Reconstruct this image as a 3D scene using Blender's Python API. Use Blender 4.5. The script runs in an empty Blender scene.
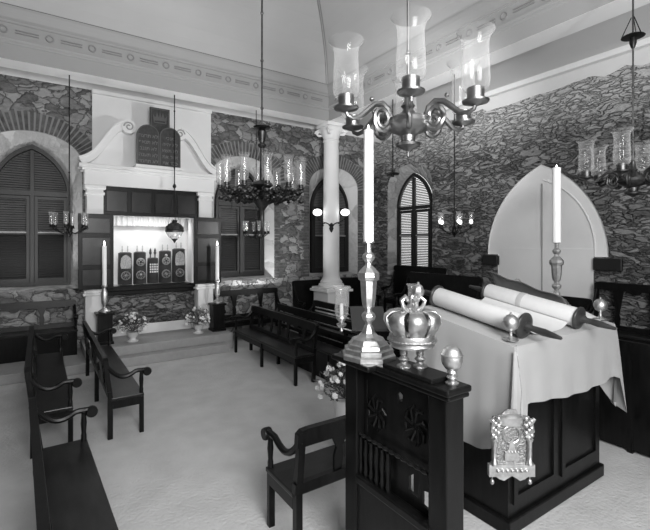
import bpy, bmesh, math, random
from mathutils import Vector, Matrix
from mathutils.geometry import tessellate_polygon
R = math.radians
PI = math.pi
random.seed(7)
scn = bpy.context.scene
COL = scn.collection

# ------------------------------------------------------------------ survey of the room (metres)
F, CX, HZ, EYE = 424.0, 324.0, 243.0, 2.1
YAW = R(33.8)
fw = (math.sin(YAW), math.cos(YAW)); rt = (math.cos(YAW), -math.sin(YAW))
def ray(px):
    u = (px-CX)/F
    return fw[0]+u*rt[0], fw[1]+u*rt[1]
def onY(px, py, Y):
    a, b = ray(px); z = Y/b
    return Vector((a*z, Y, EYE-(py-HZ)*z/F))
def onX(px, py, X):
    a, b = ray(px); z = X/a
    return Vector((X, b*z, EYE-(py-HZ)*z/F))
def onZ(px, py, h):
    a, b = ray(px); z = F*(EYE-h)/(py-HZ)
    return Vector((a*z, b*z, h))
def dep(px, py, z):
    a, b = ray(px)
    return Vector((a*z, b*z, EYE-(py-HZ)*z/F))

# ------------------------------------------------------------------ materials
def new_mat(name):
    m = bpy.data.materials.new(name); m.use_nodes = True
    nt = m.node_tree
    return m, nt, nt.nodes['Principled BSDF']
def plain(name, v, rough=0.6, metal=0.0, noise=0.0, nscale=8.0, bump=0.0, bscale=30.0, spec=0.5, sheen=0.0, emit=0.0, stretch=None, trans=0.0):
    m, nt, p = new_mat(name); N, L = nt.nodes, nt.links
    if not isinstance(v, tuple): v = (v, v, v)
    p.inputs['Base Color'].default_value = (*v, 1)
    p.inputs['Roughness'].default_value = rough
    p.inputs['Metallic'].default_value = metal
    p.inputs['Specular IOR Level'].default_value = spec
    if sheen: p.inputs['Sheen Weight'].default_value = sheen
    if trans: p.inputs['Subsurface Weight'].default_value = trans; p.inputs['Subsurface Radius'].default_value = (.05, .05, .05)
    if emit:
        p.inputs['Emission Color'].default_value = (*v, 1); p.inputs['Emission Strength'].default_value = emit
    if noise or bump:
        tc = N.new('ShaderNodeTexCoord'); mp = N.new('ShaderNodeMapping')
        L.new(tc.outputs['Object'], mp.inputs['Vector'])
        if stretch: mp.inputs['Scale'].default_value = stretch
    if noise:
        n = N.new('ShaderNodeTexNoise'); n.inputs['Scale'].default_value = nscale; n.inputs['Detail'].default_value = 6
        L.new(mp.outputs[0], n.inputs['Vector'])
        r = N.new('ShaderNodeValToRGB')
        r.color_ramp.elements[0].position = .3; r.color_ramp.elements[1].position = .7
        r.color_ramp.elements[0].color = tuple(c*(1-noise) for c in v)+(1,)
        r.color_ramp.elements[1].color = tuple(min(1, c*(1+noise)) for c in v)+(1,)
        L.new(n.outputs['Fac'], r.inputs['Fac']); L.new(r.outputs['Color'], p.inputs['Base Color'])
    if bump:
        n2 = N.new('ShaderNodeTexNoise'); n2.inputs['Scale'].default_value = bscale; n2.inputs['Detail'].default_value = 5
        L.new(mp.outputs[0], n2.inputs['Vector'])
        b = N.new('ShaderNodeBump'); b.inputs['Strength'].default_value = bump; b.inputs['Distance'].default_value = .02
        L.new(n2.outputs['Fac'], b.inputs['Height']); L.new(b.outputs['Normal'], p.inputs['Normal'])
    return m
def stone(name, lo, hi, mortar, scale, stretch, bump=.8, mw=.06, warp=.35, lit_top_z=None):
    m, nt, p = new_mat(name); N, L = nt.nodes, nt.links
    p.inputs['Roughness'].default_value = .85; p.inputs['Specular IOR Level'].default_value = .25
    tc = N.new('ShaderNodeTexCoord'); mp = N.new('ShaderNodeMapping'); mp.inputs['Scale'].default_value = stretch
    L.new(tc.outputs['Object'], mp.inputs['Vector'])
    nz = N.new('ShaderNodeTexNoise'); nz.inputs['Scale'].default_value = 2.2; nz.inputs['Detail'].default_value = 4
    L.new(mp.outputs[0], nz.inputs['Vector'])
    mx = N.new('ShaderNodeVectorMath'); mx.operation = 'MULTIPLY_ADD'
    mx.inputs[1].default_value = (warp,)*3
    L.new(nz.outputs['Color'], mx.inputs[0]); L.new(mp.outputs[0], mx.inputs[2])
    def vor(sc, feat):
        v = N.new('ShaderNodeTexVoronoi'); v.feature = feat; v.inputs['Scale'].default_value = sc
        L.new(mx.outputs[0], v.inputs['Vector']); return v
    cells = vor(scale, 'F1'); edge = vor(scale, 'DISTANCE_TO_EDGE')
    sep = N.new('ShaderNodeSeparateColor'); L.new(cells.outputs['Color'], sep.inputs[0])
    fine = N.new('ShaderNodeTexNoise'); fine.inputs['Scale'].default_value = 11; fine.inputs['Detail'].default_value = 8; fine.inputs['Roughness'].default_value = .7
    L.new(mp.outputs[0], fine.inputs['Vector'])
    big = N.new('ShaderNodeTexNoise'); big.inputs['Scale'].default_value = .9; big.inputs['Detail'].default_value = 3
    L.new(mp.outputs[0], big.inputs['Vector'])
    a1 = N.new('ShaderNodeMath'); a1.operation = 'MULTIPLY_ADD'; a1.inputs[1].default_value = 1.1
    L.new(fine.outputs['Fac'], a1.inputs[0]); L.new(sep.outputs[0], a1.inputs[2])
    a2 = N.new('ShaderNodeMath'); a2.operation = 'MULTIPLY_ADD'; a2.inputs[1].default_value = .6
    L.new(big.outputs['Fac'], a2.inputs[0]); L.new(a1.outputs[0], a2.inputs[2])
    rm = N.new('ShaderNodeMapRange'); rm.inputs['From Min'].default_value = .65; rm.inputs['From Max'].default_value = 1.65
    rm.inputs['To Min'].default_value = lo; rm.inputs['To Max'].default_value = hi
    L.new(a2.outputs[0], rm.inputs['Value'])
    er = N.new('ShaderNodeMapRange'); er.inputs['From Min'].default_value = mw*.35; er.inputs['From Max'].default_value = mw
    L.new(edge.outputs['Distance'], er.inputs['Value'])
    mm = N.new('ShaderNodeMix'); mm.inputs[2].default_value = mortar
    L.new(er.outputs[0], mm.inputs[0]); L.new(rm.outputs[0], mm.inputs[3])
    if lit_top_z:  # light skimming the wall top painted into the colour, broken like lime remnants
        sx = N.new('ShaderNodeSeparateXYZ'); L.new(tc.outputs['Object'], sx.inputs[0])
        wz = N.new('ShaderNodeMath'); wz.operation = 'MULTIPLY_ADD'; wz.inputs[1].default_value = 1.3
        L.new(fine.outputs['Fac'], wz.inputs[0]); L.new(sx.outputs['Z'], wz.inputs[2])
        wr = N.new('ShaderNodeMapRange'); wr.inputs['From Min'].default_value = lit_top_z+.75; wr.inputs['From Max'].default_value = lit_top_z+1.5
        wr.inputs['To Max'].default_value = .85
        L.new(wz.outputs[0], wr.inputs['Value'])
        m2 = N.new('ShaderNodeMix'); m2.inputs[3].default_value = .62
        L.new(wr.outputs[0], m2.inputs[0]); L.new(mm.outputs[0], m2.inputs[2]); L.new(m2.outputs[0], p.inputs['Base Color'])
    else:
        L.new(mm.outputs[0], p.inputs['Base Color'])
    hr = N.new('ShaderNodeMapRange'); hr.inputs['From Max'].default_value = .16
    L.new(edge.outputs['Distance'], hr.inputs['Value'])
    h2 = N.new('ShaderNodeMath'); h2.operation = 'MULTIPLY_ADD'; h2.inputs[1].default_value = .7
    L.new(fine.outputs['Fac'], h2.inputs[0]); L.new(hr.outputs[0], h2.inputs[2])
    h3 = N.new('ShaderNodeMath'); h3.operation = 'MULTIPLY_ADD'; h3.inputs[1].default_value = .6
    L.new(sep.outputs[1], h3.inputs[0]); L.new(h2.outputs[0], h3.inputs[2])
    b = N.new('ShaderNodeBump'); b.inputs['Strength'].default_value = bump; b.inputs['Distance'].default_value = .05
    L.new(h3.outputs[0], b.inputs['Height']); L.new(b.outputs['Normal'], p.inputs['Normal'])
    return m
def glass_mat(name, tint=.92, base=.05, edge=.75):
    m = bpy.data.materials.new(name); m.use_nodes = True; nt = m.node_tree; N, L = nt.nodes, nt.links
    N.remove(N['Principled BSDF']); out = N['Material Output']
    t = N.new('ShaderNodeBsdfTransparent'); t.inputs[0].default_value = (tint, tint, tint, 1)
    g = N.new('ShaderNodeBsdfGlossy'); g.inputs['Roughness'].default_value = .08; g.inputs[0].default_value = (1, 1, 1, 1)
    d = N.new('ShaderNodeBsdfDiffuse'); d.inputs[0].default_value = (.85, .85, .85, 1)
    gd = N.new('ShaderNodeMixShader'); gd.inputs[0].default_value = .7
    L.new(g.outputs[0], gd.inputs[1]); L.new(d.outputs[0], gd.inputs[2])
    lw = N.new('ShaderNodeLayerWeight'); lw.inputs['Blend'].default_value = .22
    mr = N.new('ShaderNodeMapRange'); mr.inputs['To Min'].default_value = base; mr.inputs['To Max'].default_value = edge
    L.new(lw.outputs['Facing'], mr.inputs['Value'])
    mx = N.new('ShaderNodeMixShader'); L.new(mr.outputs[0], mx.inputs[0])
    L.new(t.outputs[0], mx.inputs[1]); L.new(gd.outputs[0], mx.inputs[2]); L.new(mx.outputs[0], out.inputs['Surface'])
    return m
def emis(name, s, v=(1, 1, 1)):
    m, nt, p = new_mat(name)
    p.inputs['Base Color'].default_value = (*v, 1); p.inputs['Emission Color'].default_value = (*v, 1)
    p.inputs['Emission Strength'].default_value = s
    return m
M = {}
M['rubble'] = stone('rubble_stone', .04, .38, .10, 4.3, (1.0, 1.0, 1.5), .65, .05, .7)
M['slate'] = stone('slaty_stone', .03, .27, .085, 4.6, (1.0, .8, 2.3), 1.0, .04, 1.1, lit_top_z=3.75)
M['jamb_stone'] = stone('jamb_stone', .16, .36, .24, 2.2, (1, 1, 1.2), .5, .03, .5)
M['recess_stone'] = stone('recess_plaster', .34, .62, .5, 1.6, (1, 1, 1), .45, .02, .6)
M['plaster'] = plain('white_plaster', .80, .8, noise=.03, nscale=2, bump=.05, bscale=15)
M['ceiling'] = plain('ceiling_plaster', .52, .9, noise=.03, nscale=1.2)
M['aisle'] = plain('aisle_plaster', .70, .9, noise=.03, nscale=1.2)
M['soffit'] = plain('soffit_painted_uplight', .93, .8)  # whiter than the beam face: light from below put into the colour
M['entab'] = plain('entablature_shade_tone', .38, .7, noise=.02, nscale=2)  # face darkened against the soffit, its shade put into the colour
M['relief'] = plain('frieze_relief_paint', .30, .7)
M['gap_shade'] = plain('painted_gap_shadow', .10, .8)  # tone for the painted shadow line above the cornice
M['mortar'] = plain('mortar', .26, .9)
M['brick'] = plain('brick', .10, .85, noise=.5, nscale=9, bump=.4, bscale=40)
M['sand'] = plain('sand_floor', .58, .95, noise=.08, nscale=3.5, bump=.5, bscale=34)
M['carpet'] = plain('step_carpet', .36, .95, noise=.06, nscale=14, bump=.3, bscale=90)
M['wood'] = plain('dark_mahogany', .006, .34, noise=.5, nscale=3, stretch=(9, 9, 1.2), bump=.05, bscale=40, spec=.2)
M['wood2'] = plain('dark_seat_wood', .010, .30, noise=.6, nscale=3, stretch=(2, 9, 1.2), bump=.05, bscale=40, spec=.35)
M['black'] = plain('black_paint', .012, .45)
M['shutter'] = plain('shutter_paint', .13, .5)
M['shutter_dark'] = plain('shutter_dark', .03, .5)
M['tablet'] = plain('carved_dark_wood', .035, .45, noise=.4, nscale=20)
M['tablet_edge'] = plain('tablet_edge', .09, .5)
M['tablet_hi'] = plain('carved_letter', .20, .4)
M['iron'] = plain('black_iron', .015, .4, .6)
M['bronze'] = plain('dark_bronze', .09, .42, .9, noise=.4, nscale=20)
M['brass'] = plain('polished_brass', .30, .36, 1.0, noise=.15, nscale=12)
M['silver'] = plain('silver', .60, .42, 1.0, noise=.2, nscale=25, bump=.10, bscale=60)
M['silver_dark'] = plain('silver_chased', .34, .42, .9, noise=.35, nscale=50, bump=.5, bscale=90)
M['wax'] = plain('candle_wax', .86, .45, trans=.3)
M['flame'] = emis('candle_flame', 6)
M['globe'] = emis('lit_globe', 2.4)
M['bulb'] = emis('lit_bulb', 5)
M['glass'] = glass_mat('clear_glass', .985, .035, .75)
M['glass2'] = glass_mat('clear_glass_small', .95, .13, .8)
M['cloth'] = plain('white_satin_cloth', .36, .55, noise=.03, nscale=4, bump=.06, bscale=120, sheen=.3)
M['parch'] = plain('parchment', .66, .6, noise=.02, nscale=20)
M['velvet'] = plain('grey_velvet', .12, .8, noise=.15, nscale=10, sheen=.5)
M['mantle'] = plain('dark_velvet', .02, .7, noise=.4, nscale=12, sheen=.3)
M['curtain'] = plain('white_curtain', .8, .8)
M['leaf'] = plain('flower_leaf', .07, .5, noise=.5, nscale=20)
M['petal'] = plain('white_petal', .85, .6)
M['petal2'] = plain('grey_petal', .45, .6)
M['urn'] = plain('white_ceramic', .75, .4)
M['roller'] = plain('roller_wood', .03, .35, noise=.4, nscale=9)
M['leather'] = plain('grey_leather', .05, .35)
M['daylight'] = emis('daylight_behind', 1.1)

# ------------------------------------------------------------------ mesh builder
class MB:
    def __init__(s): s.b = bmesh.new()
    def box(s, lo, hi, bev=0.0, rz=0.0):
        lo = Vector(lo); hi = Vector(hi); c = (lo+hi)/2; d = hi-lo
        mt = Matrix.Translation(c) @ Matrix.Rotation(rz, 4, 'Z') @ Matrix.Diagonal((abs(d.x), abs(d.y), abs(d.z), 1))
        g = bmesh.ops.create_cube(s.b, size=1, matrix=mt)
        if bev:
            es = list({e for v in g['verts'] for e in v.link_edges})
            bmesh.ops.bevel(s.b, geom=es, offset=min(bev, min(abs(d.x), abs(d.y), abs(d.z))*.45), segments=2, profile=.5, affect='EDGES')
        return s
    def lathe(s, prof, c=(0, 0, 0), n=20, mt=None, square=False, scale=(1, 1)):
        c = Vector(c); rings = []
        for r, z in prof:
            ring = []
            for k in range(n):
                a = 2*PI*(k+.5)/n
                v = Vector((r*math.cos(a)*scale[0], r*math.sin(a)*scale[1], z))
                v = (mt @ v) if mt else v
                ring.append(s.b.verts.new(v+c))
            rings.append(ring)
        for a, b in zip(rings, rings[1:]):
            for k in range(n): s.b.faces.new((a[k], a[(k+1) % n], b[(k+1) % n], b[k]))
        if prof[0][0] > 1e-4: s.b.faces.new(list(reversed(rings[0])))
        if prof[-1][0] > 1e-4: s.b.faces.new(rings[-1])
        return s
    def shell(s, prof, c=(0, 0, 0), n=24):
        c = Vector(c); rings = [[s.b.verts.new(Vector((r*math.cos(2*PI*k/n), r*math.sin(2*PI*k/n), z))+c) for k in range(n)] for r, z in prof]
        for a, b in zip(rings, rings[1:]):
            for k in range(n): s.b.faces.new((a[k], a[(k+1) % n], b[(k+1) % n], b[k]))
        return s
    def tube(s, pts, r, n=8, closed=False):
        pts = [Vector(p) for p in pts]; m = len(pts); rings = []
        rs = r if isinstance(r, (list, tuple)) else [r]*m
        up = Vector((0, 0, 1))
        for i, p in enumerate(pts):
            if closed: t = pts[(i+1) % m]-pts[i-1]
            else: t = pts[min(i+1, m-1)]-pts[max(i-1, 0)]
            if t.length < 1e-9: t = Vector((0, 0, 1))
            t.normalize()
            x = t.cross(up)
            if x.length < .15: x = t.cross(Vector((1, 0, 0)))
            if rings and x.dot(px_) < 0: x = -x
            x.normalize(); px_ = x; y = t.cross(x)
            rings.append([s.b.verts.new(p+rs[i]*(x*math.cos(2*PI*k/n)+y*math.sin(2*PI*k/n))) for k in range(n)])
        prs = list(zip(rings, rings[1:]))
        if closed: prs.append((rings[-1], rings[0]))
        for a, b in prs:
            for k in range(n): s.b.faces.new((a[k], a[(k+1) % n], b[(k+1) % n], b[k]))
        if not closed:
            s.b.faces.new(list(reversed(rings[0]))); s.b.faces.new(rings[-1])
        return s
    def ball(s, c, r, n=10, sc=(1, 1, 1)):
        bmesh.ops.create_uvsphere(s.b, u_segments=n+2, v_segments=n, radius=r, matrix=Matrix.Translation(Vector(c)) @ Matrix.Diagonal((*sc, 1)))
        return s
    def ico(s, c, r, sub=1, sc=(1, 1, 1)):
        bmesh.ops.create_icosphere(s.b, subdivisions=sub, radius=r, matrix=Matrix.Translation(Vector(c)) @ Matrix.Diagonal((*sc, 1)))
        return s
    def prism(s, poly, fn, a, b, holes=()):
        """polygon (2D) with holes, extruded between a and b; fn(u, v, w) -> point"""
        loops = [poly]+list(holes)
        flat = [p for l in loops for p in l]
        A = [s.b.verts.new(fn(p[0], p[1], a)) for p in flat]
        tris = tessellate_polygon([[Vector((p[0], p[1], 0)) for p in l] for l in loops])
        for t in tris: s.b.faces.new([A[i] for i in t])
        if b is not None:
            B = [s.b.verts.new(fn(p[0], p[1], b)) for p in flat]
            for t in tris: s.b.faces.new([B[i] for i in reversed(t)])
            o = 0
            for l in loops:
                n = len(l)
                for k in range(n):
                    s.b.faces.new((A[o+k], A[o+(k+1) % n], B[o+(k+1) % n], B[o+k]))
                o += n
        return s
    def strip(s, A, B, closed=False):
        va = [s.b.verts.new(p) for p in A]; vb = [s.b.verts.new(p) for p in B]
        n = len(va)
        for k in range(n if closed else n-1):
            s.b.faces.new((va[k], va[(k+1) % n], vb[(k+1) % n], vb[k]))
        return s
    def build(s, name, mat, parent=None, smooth=False, mt=None):
        bmesh.ops.recalc_face_normals(s.b, faces=s.b.faces)
        me = bpy.data.meshes.new(name)
        if mt: s.b.transform(mt)
        s.b.to_mesh(me); s.b.free()
        me.materials.append(M[mat] if isinstance(mat, str) else mat)
        if smooth:
            for p in me.polygons: p.use_smooth = True
            try:
                me.set_sharp_from_angle(angle=R(40))
            except Exception: pass
        o = bpy.data.objects.new(name, me); COL.objects.link(o)
        if parent: o.parent = parent
        return o
def tag(o, label=None, cat=None, group=None, kind=None):
    if label: o['label'] = label
    if cat: o['category'] = cat
    if group: o['group'] = group
    if kind: o['kind'] = kind
    return o
def thing(name, label, cat, loc=(0, 0, 0), rz=0.0, group=None):
    o = bpy.data.objects.new(name, None); COL.objects.link(o); o.empty_display_size = .1
    o.location = loc; o.rotation_euler = (0, 0, rz)
    return tag(o, label, cat, group)
def setting(name, loc=(0, 0, 0)):
    o = bpy.data.objects.new(name, None); COL.objects.link(o); o.location = loc
    return tag(o, kind='structure')
def struct(name, mb, mat, smooth=False):
    return tag(mb.build(name, mat, None, smooth), kind='structure')
def copy_tree(o, parent=None):
    c = o.copy(); COL.objects.link(c)
    if parent: c.parent = parent
    for ch in [x for x in bpy.data.objects if x.parent == o]: copy_tree(ch, c)
    return c
XZ = lambda Y: (lambda u, v, w: Vector((u, w, v)))
fXZ = lambda u, v, w: Vector((u, w, v))      # wall across the room
fYZ = lambda u, v, w: Vector((w, u, v))      # wall along the room

# ------------------------------------------------------------------ dimensions
BY, RX, LX, FY = 9.07, 7.68, -3.9, -3.2       # walls
IY, IX, OY, OX = 8.24, 5.65, 8.65, 6.06       # entablature faces
IL, IF = -1.9, .60
SOF, AIS = 4.97, 5.19

# ------------------------------------------------------------------ openings
def pointed(w, rise, n=12):
    """right half arch from (w,0) to (0,rise)"""
    Rr = (w*w+rise*rise)/(2*w); a1 = math.atan2(rise, -(w-Rr))
    return [((w-Rr)+Rr*math.cos(a1*k/n), Rr*math.sin(a1*k/n)) for k in range(n+1)]
def arch_pts(w, z0, zs, rise, n=12):
    h = pointed(w, rise, n)
    return [(-w, z0), (w, z0)]+[(x, zs+y) for x, y in h]+[(-x, zs+y) for x, y in reversed(h[:-1])]
def round_pts(w, z0, zs, rise, n=12):
    pts = [(-w, z0), (w, z0)]
    for k in range(2*n+1):
        a = PI*k/(2*n); pts.append((w*math.cos(a), zs+rise*math.sin(a)**.85 if math.sin(a) > 0 else zs))
    return pts
WINZ = dict(z0=1.33, zs=3.0, rise=.88, w=.60, oz0=1.26, ozs=3.50, orise=.57, ow=.77)
def window(idx, c, along, depth_dir, style):
    """c: centre along the wall; along: 'X' back wall, 'Y' right wall"""
    W = WINZ
    base = BY if along == 'X' else RX
    fn = (lambda u, v, d: Vector((c+u, base+d, v))) if along == 'X' else (lambda u, v, d: Vector((base+d, c+u, v)))
    root = setting('window_%d' % idx)
    outer = round_pts(W['ow'], W['oz0'], W['ozs'], W['orise'])
    inner = arch_pts(W['w'], W['z0'], W['zs'], W['rise'])
    D = .26
    MB().strip([fn(x, z, -.0) for x, z in outer], [fn(x, z, D) for x, z in inner], True).build('window_reveal', 'recess_stone' if style != 'bright' else 'jamb_stone', root)
    # brick ring of voussoirs
    mb = MB(); n = 34
    if style == 'bright': mb.b.free()
    if style != 'bright':
        for k in range(n+1):
            a = PI*k/n; dx, dz = math.cos(a), math.sin(a)
            px, pz = W['ow']*dx, W['ozs']+W['orise']*(dz**.85 if dz > 0 else 0)
            nd = Vector((dx*.8, dz*1.0+.1)).normalized(); L_ = .33+random.uniform(-.03, .03); t = .023
            tn = Vector((-nd.y, nd.x))
            pts = [(px+nd.x*s_*L_+tn.x*q*t*(1+.25*s_)+nd.x*.01, pz+nd.y*s_*L_+tn.y*q*t*(1+.25*s_)+nd.y*.01) for s_, q in ((0, -1), (1, -1), (1, 1), (0, 1))]
            mb.prism(pts, fn, -.012, .03)
        z = W['oz0']
        while z < W['ozs']-.05:
            for sgn in (-1, 1):
                l = random.choice((.16, .24, .30)); x0 = sgn*(W['ow']+.01); x1 = sgn*(W['ow']+l)
                mb.prism([(min(x0, x1), z), (max(x0, x1), z), (max(x0, x1), z+.062), (min(x0, x1), z+.062)], fn, -.008, .03)
            z += .075
        mb.build('brick_surround', 'brick', root)
        def ringp(e, m=30):
            out = []
            for q in range(m+1):
                a = PI*q/m; dx, dz = math.cos(a), math.sin(a); px, pz = W['ow']*dx, W['ozs']+W['orise']*(dz**.85 if dz > 0 else 0)
                nd = Vector((dx*.8, dz+.1)).normalized(); out.append((px+nd.x*e, pz+nd.y*e))
            return out
        r0, r1 = ringp(.0), ringp(.34)
        MB().strip([fn(a, b, -.003) for a, b in r0], [fn(a, b, -.003) for a, b in r1]).build('mortar_bed', 'mortar', root)
    # frame
    fo = arch_pts(W['w']-.005, W['z0'], W['zs'], W['rise']-.005)
    t = .06
    fi_ = pointed(W['w']-t, W['rise']-t*1.5)
    def half_w(z, w, rise):
        if z <= W['zs']: return w
        Rr = (w*w+rise*rise)/(2*w); y = z-W['zs']
        return max(0, (w-Rr)+math.sqrt(max(0, Rr*Rr-y*y))) if y < rise else 0
    fi = arch_pts(W['w']-t, W['z0']+t, W['zs'], W['rise']-t*1.5)
    MB().prism(fo, fn, D-.09, D-.01, [fi]).build('window_frame', 'black', root)
    MB().prism([(-W['w']+t, W['zs']-.05), (W['w']-t, W['zs']-.05), (W['w']-t, W['zs']+.04), (-W['w']+t, W['zs']+.04)], fn, D-.10, D-.02).build('transom', 'black', root)
    MB().prism([(-.028, W['z0']+t), (.028, W['z0']+t), (.028, W['zs']+W['rise']-.12), (-.028, W['zs']+W['rise']-.12)], fn, D-.11, D-.02).build('mullion', 'black', root)
    def slats(mb, x0f, x1f, z0, z1, step, tilt=.6, dd=.0):
        z = z0
        while z < z1-step*.5:
            x0, x1 = x0f(z+step), x1f(z+step)
            if x1-x0 > .02:
                h = step*.72
                mb.prism([(x0, z), (x1, z), (x1, z+h), (x0, z+h)], lambda u, v, d, zz=z: fn(u, v-(d-(D-.06))*0, d+(v-zz)*tilt), D-.06+dd, D-.05+dd)
            z += step
    w2, r2 = W['w']-t, W['rise']-t*1.5
    mb = MB()
    slats(mb, lambda z: .03, lambda z: half_w(z, w2, r2)-.005, W['zs']+.05, W['zs']+r2, .042)
    slats(mb, lambda z: -half_w(z, w2, r2)+.005, lambda z: -.03, W['zs']+.05, W['zs']+r2, .042)
    mb.build('arch_louvres', 'shutter' if style != 'bright' else 'shutter', root)
    ztop, zbot = W['zs']-.06, W['z0']+t
    for sgn in (-1, 1):
        a, b = (.03, w2) if sgn > 0 else (-w2, -.03)
        fr = [(a+.008, zbot), (b-.008, zbot), (b-.008, ztop), (a+.008, ztop)]
        zm = (ztop+zbot)/2+.12
        mg = .055
        h1 = [(a+mg, zm+.03), (b-mg, zm+.03), (b-mg, ztop-.05), (a+mg, ztop-.05)]
        h2 = [(a+mg, zbot+.07), (b-mg, zbot+.07), (b-mg, zm-.03), (a+mg, zm-.03)]
        leaf = MB().prism(fr, fn, D-.085, D-.035, [h1, h2]).build('shutter', 'black', root)
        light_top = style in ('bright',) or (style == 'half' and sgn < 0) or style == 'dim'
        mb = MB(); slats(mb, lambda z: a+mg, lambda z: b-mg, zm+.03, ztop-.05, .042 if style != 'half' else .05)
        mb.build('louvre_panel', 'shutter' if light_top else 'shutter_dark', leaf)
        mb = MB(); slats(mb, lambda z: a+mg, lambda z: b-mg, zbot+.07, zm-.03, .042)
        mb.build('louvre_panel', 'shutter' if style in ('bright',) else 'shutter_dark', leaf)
        MB().prism([(a+mg, zm-.005), (b-mg, zm-.005), (b-mg, zm+.018), (a+mg, zm+.018)], fn, D-.10, D-.084).build('shutter_rail', 'relief', leaf)
    MB().prism([(-W['ow'], W['oz0']), (W['ow'], W['oz0']), (W['ow'], 4.1), (-W['ow'], 4.1)], fn, D+.03, None).build('window_backing', 'daylight' if style == 'bright' else 'black', root)
    return [(c+x, z) for x, z in outer]
holes_back = [window(1, -.12, 'X', 1, 'dim'), window(2, 3.87, 'X', 1, 'half'), window(3, 6.40, 'X', 1, 'dim')]
hole_right = window(4, 7.66, 'Y', 1, 'bright')

# ark niche opening in the back wall
AX0, AX1, AZ0, AZ1 = 1.14, 2.62, 1.27, 2.62
niche = [(AX0, AZ0), (AX1, AZ0), (AX1, AZ1), (AX0, AZ1)]
struct('wall_back', MB().prism([(LX, 0), (RX, 0), (RX, 4.98), (LX, 4.98)], fXZ, BY, None, holes_back+[niche]), 'rubble')
# ragged stone top on the right wall
top = []
y = FY
while y < BY:
    top.append((y, 4.86+random.uniform(-.05, .05))); y += random.uniform(.08, .25)
top.append((BY, 4.86))
DY0, DY1, DSP, DAP, DOW, DC = 3.37, 5.16, 1.87, 3.55, 1.12, 4.27
darch = [(DC+x, DSP+y) for x, y in pointed(DOW, DAP-DSP, 14)]
darchl = [(DC-x, DSP+y) for x, y in reversed(pointed(DOW, DAP-DSP, 14)[:-1])]
dhole = [(DY0, .0), (DY1, .0), (DY1, DSP)]+darch+darchl+[(DY0, DSP)]
dhole[0] = (DY0, .02); dhole[1] = (DY1, .02)
struct('wall_right', MB().prism([(FY, 0), (BY, 0)]+list(reversed(top)), fYZ, RX, None, [hole_right, dhole]), 'slate')
struct('wall_right_plaster', MB().prism([(FY, 4.80), (BY, 4.80), (BY, AIS+.1), (FY, AIS+.1)], fYZ, RX+.02, None), 'aisle')
struct('wall_back_plaster', MB().prism([(LX, 4.98), (RX, 4.98), (RX, AIS+.1), (LX, AIS+.1)], fXZ, BY-.005, BY+.05), 'aisle')
struct('wall_left', MB().box((LX-.1, FY, 0), (LX, BY, 5.4)), 'rubble')
struct('wall_front', MB().box((LX, FY-.1, 0), (RX, FY, 5.4)), 'plaster')
struct('floor', MB().box((LX-.1, FY-.1, -.1), (RX+.4, BY+.6, 0)), 'sand')
# aisle ceilings round the central bay
mb = MB()
mb.prism([(LX, FY), (RX+.1, FY), (RX+.1, BY+.1), (LX, BY+.1)], lambda u, v, w: Vector((u, v, w)), AIS, None,
         [[(IL-.40, IF-.40), (OX-.01, IF-.40), (OX-.01, OY-.01), (IL-.40, OY-.01)]])
struct('ceiling_aisle', mb, 'aisle')
struct('trim_1', MB().box((RX-.10, FY, AIS-.10), (RX+.02, BY-.02, AIS), .01).box((LX, BY-.06, AIS-.07), (RX-.1, BY, AIS), .01), 'plaster')

# entablature swept round the bay
def sweep(prof, name, mat, closedprof=False):
    mb = MB(); rings = []
    for d, z in prof:
        rings.append([Vector((IL+d, IF+d, z)), Vector((IX-d, IF+d, z)), Vector((IX-d, IY-d, z)), Vector((IL+d, IY-d, z))])
    for A, B in zip(rings, rings[1:]): mb.strip(A, B, True)
    return struct(name, mb, mat)
sweep([(-.41, AIS+.02), (-.41, SOF), (0, SOF)], 'beam_soffit', 'soffit')
sweep([(0, SOF), (0, SOF+.24), (.025, SOF+.26), (.025, SOF+.29), (.05, SOF+.31), (.05, SOF+.33), (.01, SOF+.335), (.01, SOF+.56), (.03, SOF+.57), (.03, SOF+.60),
       (.06, SOF+.63), (.10, SOF+.70), (.12, SOF+.76), (.12, SOF+.80), (.07, SOF+.80), (.07, SOF+.84)], 'trim_2', 'entab')
CV0 = SOF+.82; CD, CH = 2.6, 2.1
cove = [(.07+CD*(1-math.cos(PI/2*k/16)), CV0+CH*math.sin(PI/2*k/16)) for k in range(17)]
o = sweep(cove, 'ceiling_vault', 'ceiling')
for p_ in o.data.polygons: p_.use_smooth = False
d, z = cove[-1]
struct('ceiling', MB().prism([(IL+d-.1, IF+d-.1), (IX-d+.1, IF+d-.1), (IX-d+.1, IY-d+.1), (IL+d-.1, IY-d+.1)], lambda u, v, w: Vector((u, v, w)), z, z+.1), 'ceiling')
mb = MB()
for q in (.0, .05):
    mb.tube([Vector((IX-dd-q, IY-dd-.0, zz-.01)) for dd, zz in cove], .012, 6)
struct('trim_3', mb, 'relief')
sweep([(.085, SOF+.800), (.075, SOF+.83)], 'cornice_shadow_strip', 'gap_shade')  # dark strip drawing the shadow line between cornice and vault
# rings and fluted bars on the frieze
mb = MB()
def ring_at(P, ax):
    pts = []
    for k in range(14):
        a = 2*PI*k/14; u, v = .05*math.cos(a), .05*math.sin(a)
        pts.append(P+(Vector((u, 0, v)) if ax == 'X' else Vector((0, u, v))))
    mb.tube(pts, .014, 6, True)
zf = SOF+.45
k = -3
while .133+.608*k < IX-.2:
    X = .133+.608*k
    ring_at(Vector((X, IY-.015, zf)), 'X')
    for q in (-.02, .02): mb.box((X+.15, IY-.03, zf+q-.006), (X+.46, IY-.008, zf+q+.006))
    k += 1
Y = IY-.30
while Y > IF+.3:
    ring_at(Vector((IX-.015, Y, zf)), 'Y')
    for q in (-.02, .02): mb.box((IX-.03, Y-.46, zf+q-.006), (IX-.008, Y-.15, zf+q+.006))
    Y -= .608
struct('trim_4', mb, 'relief')

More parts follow.
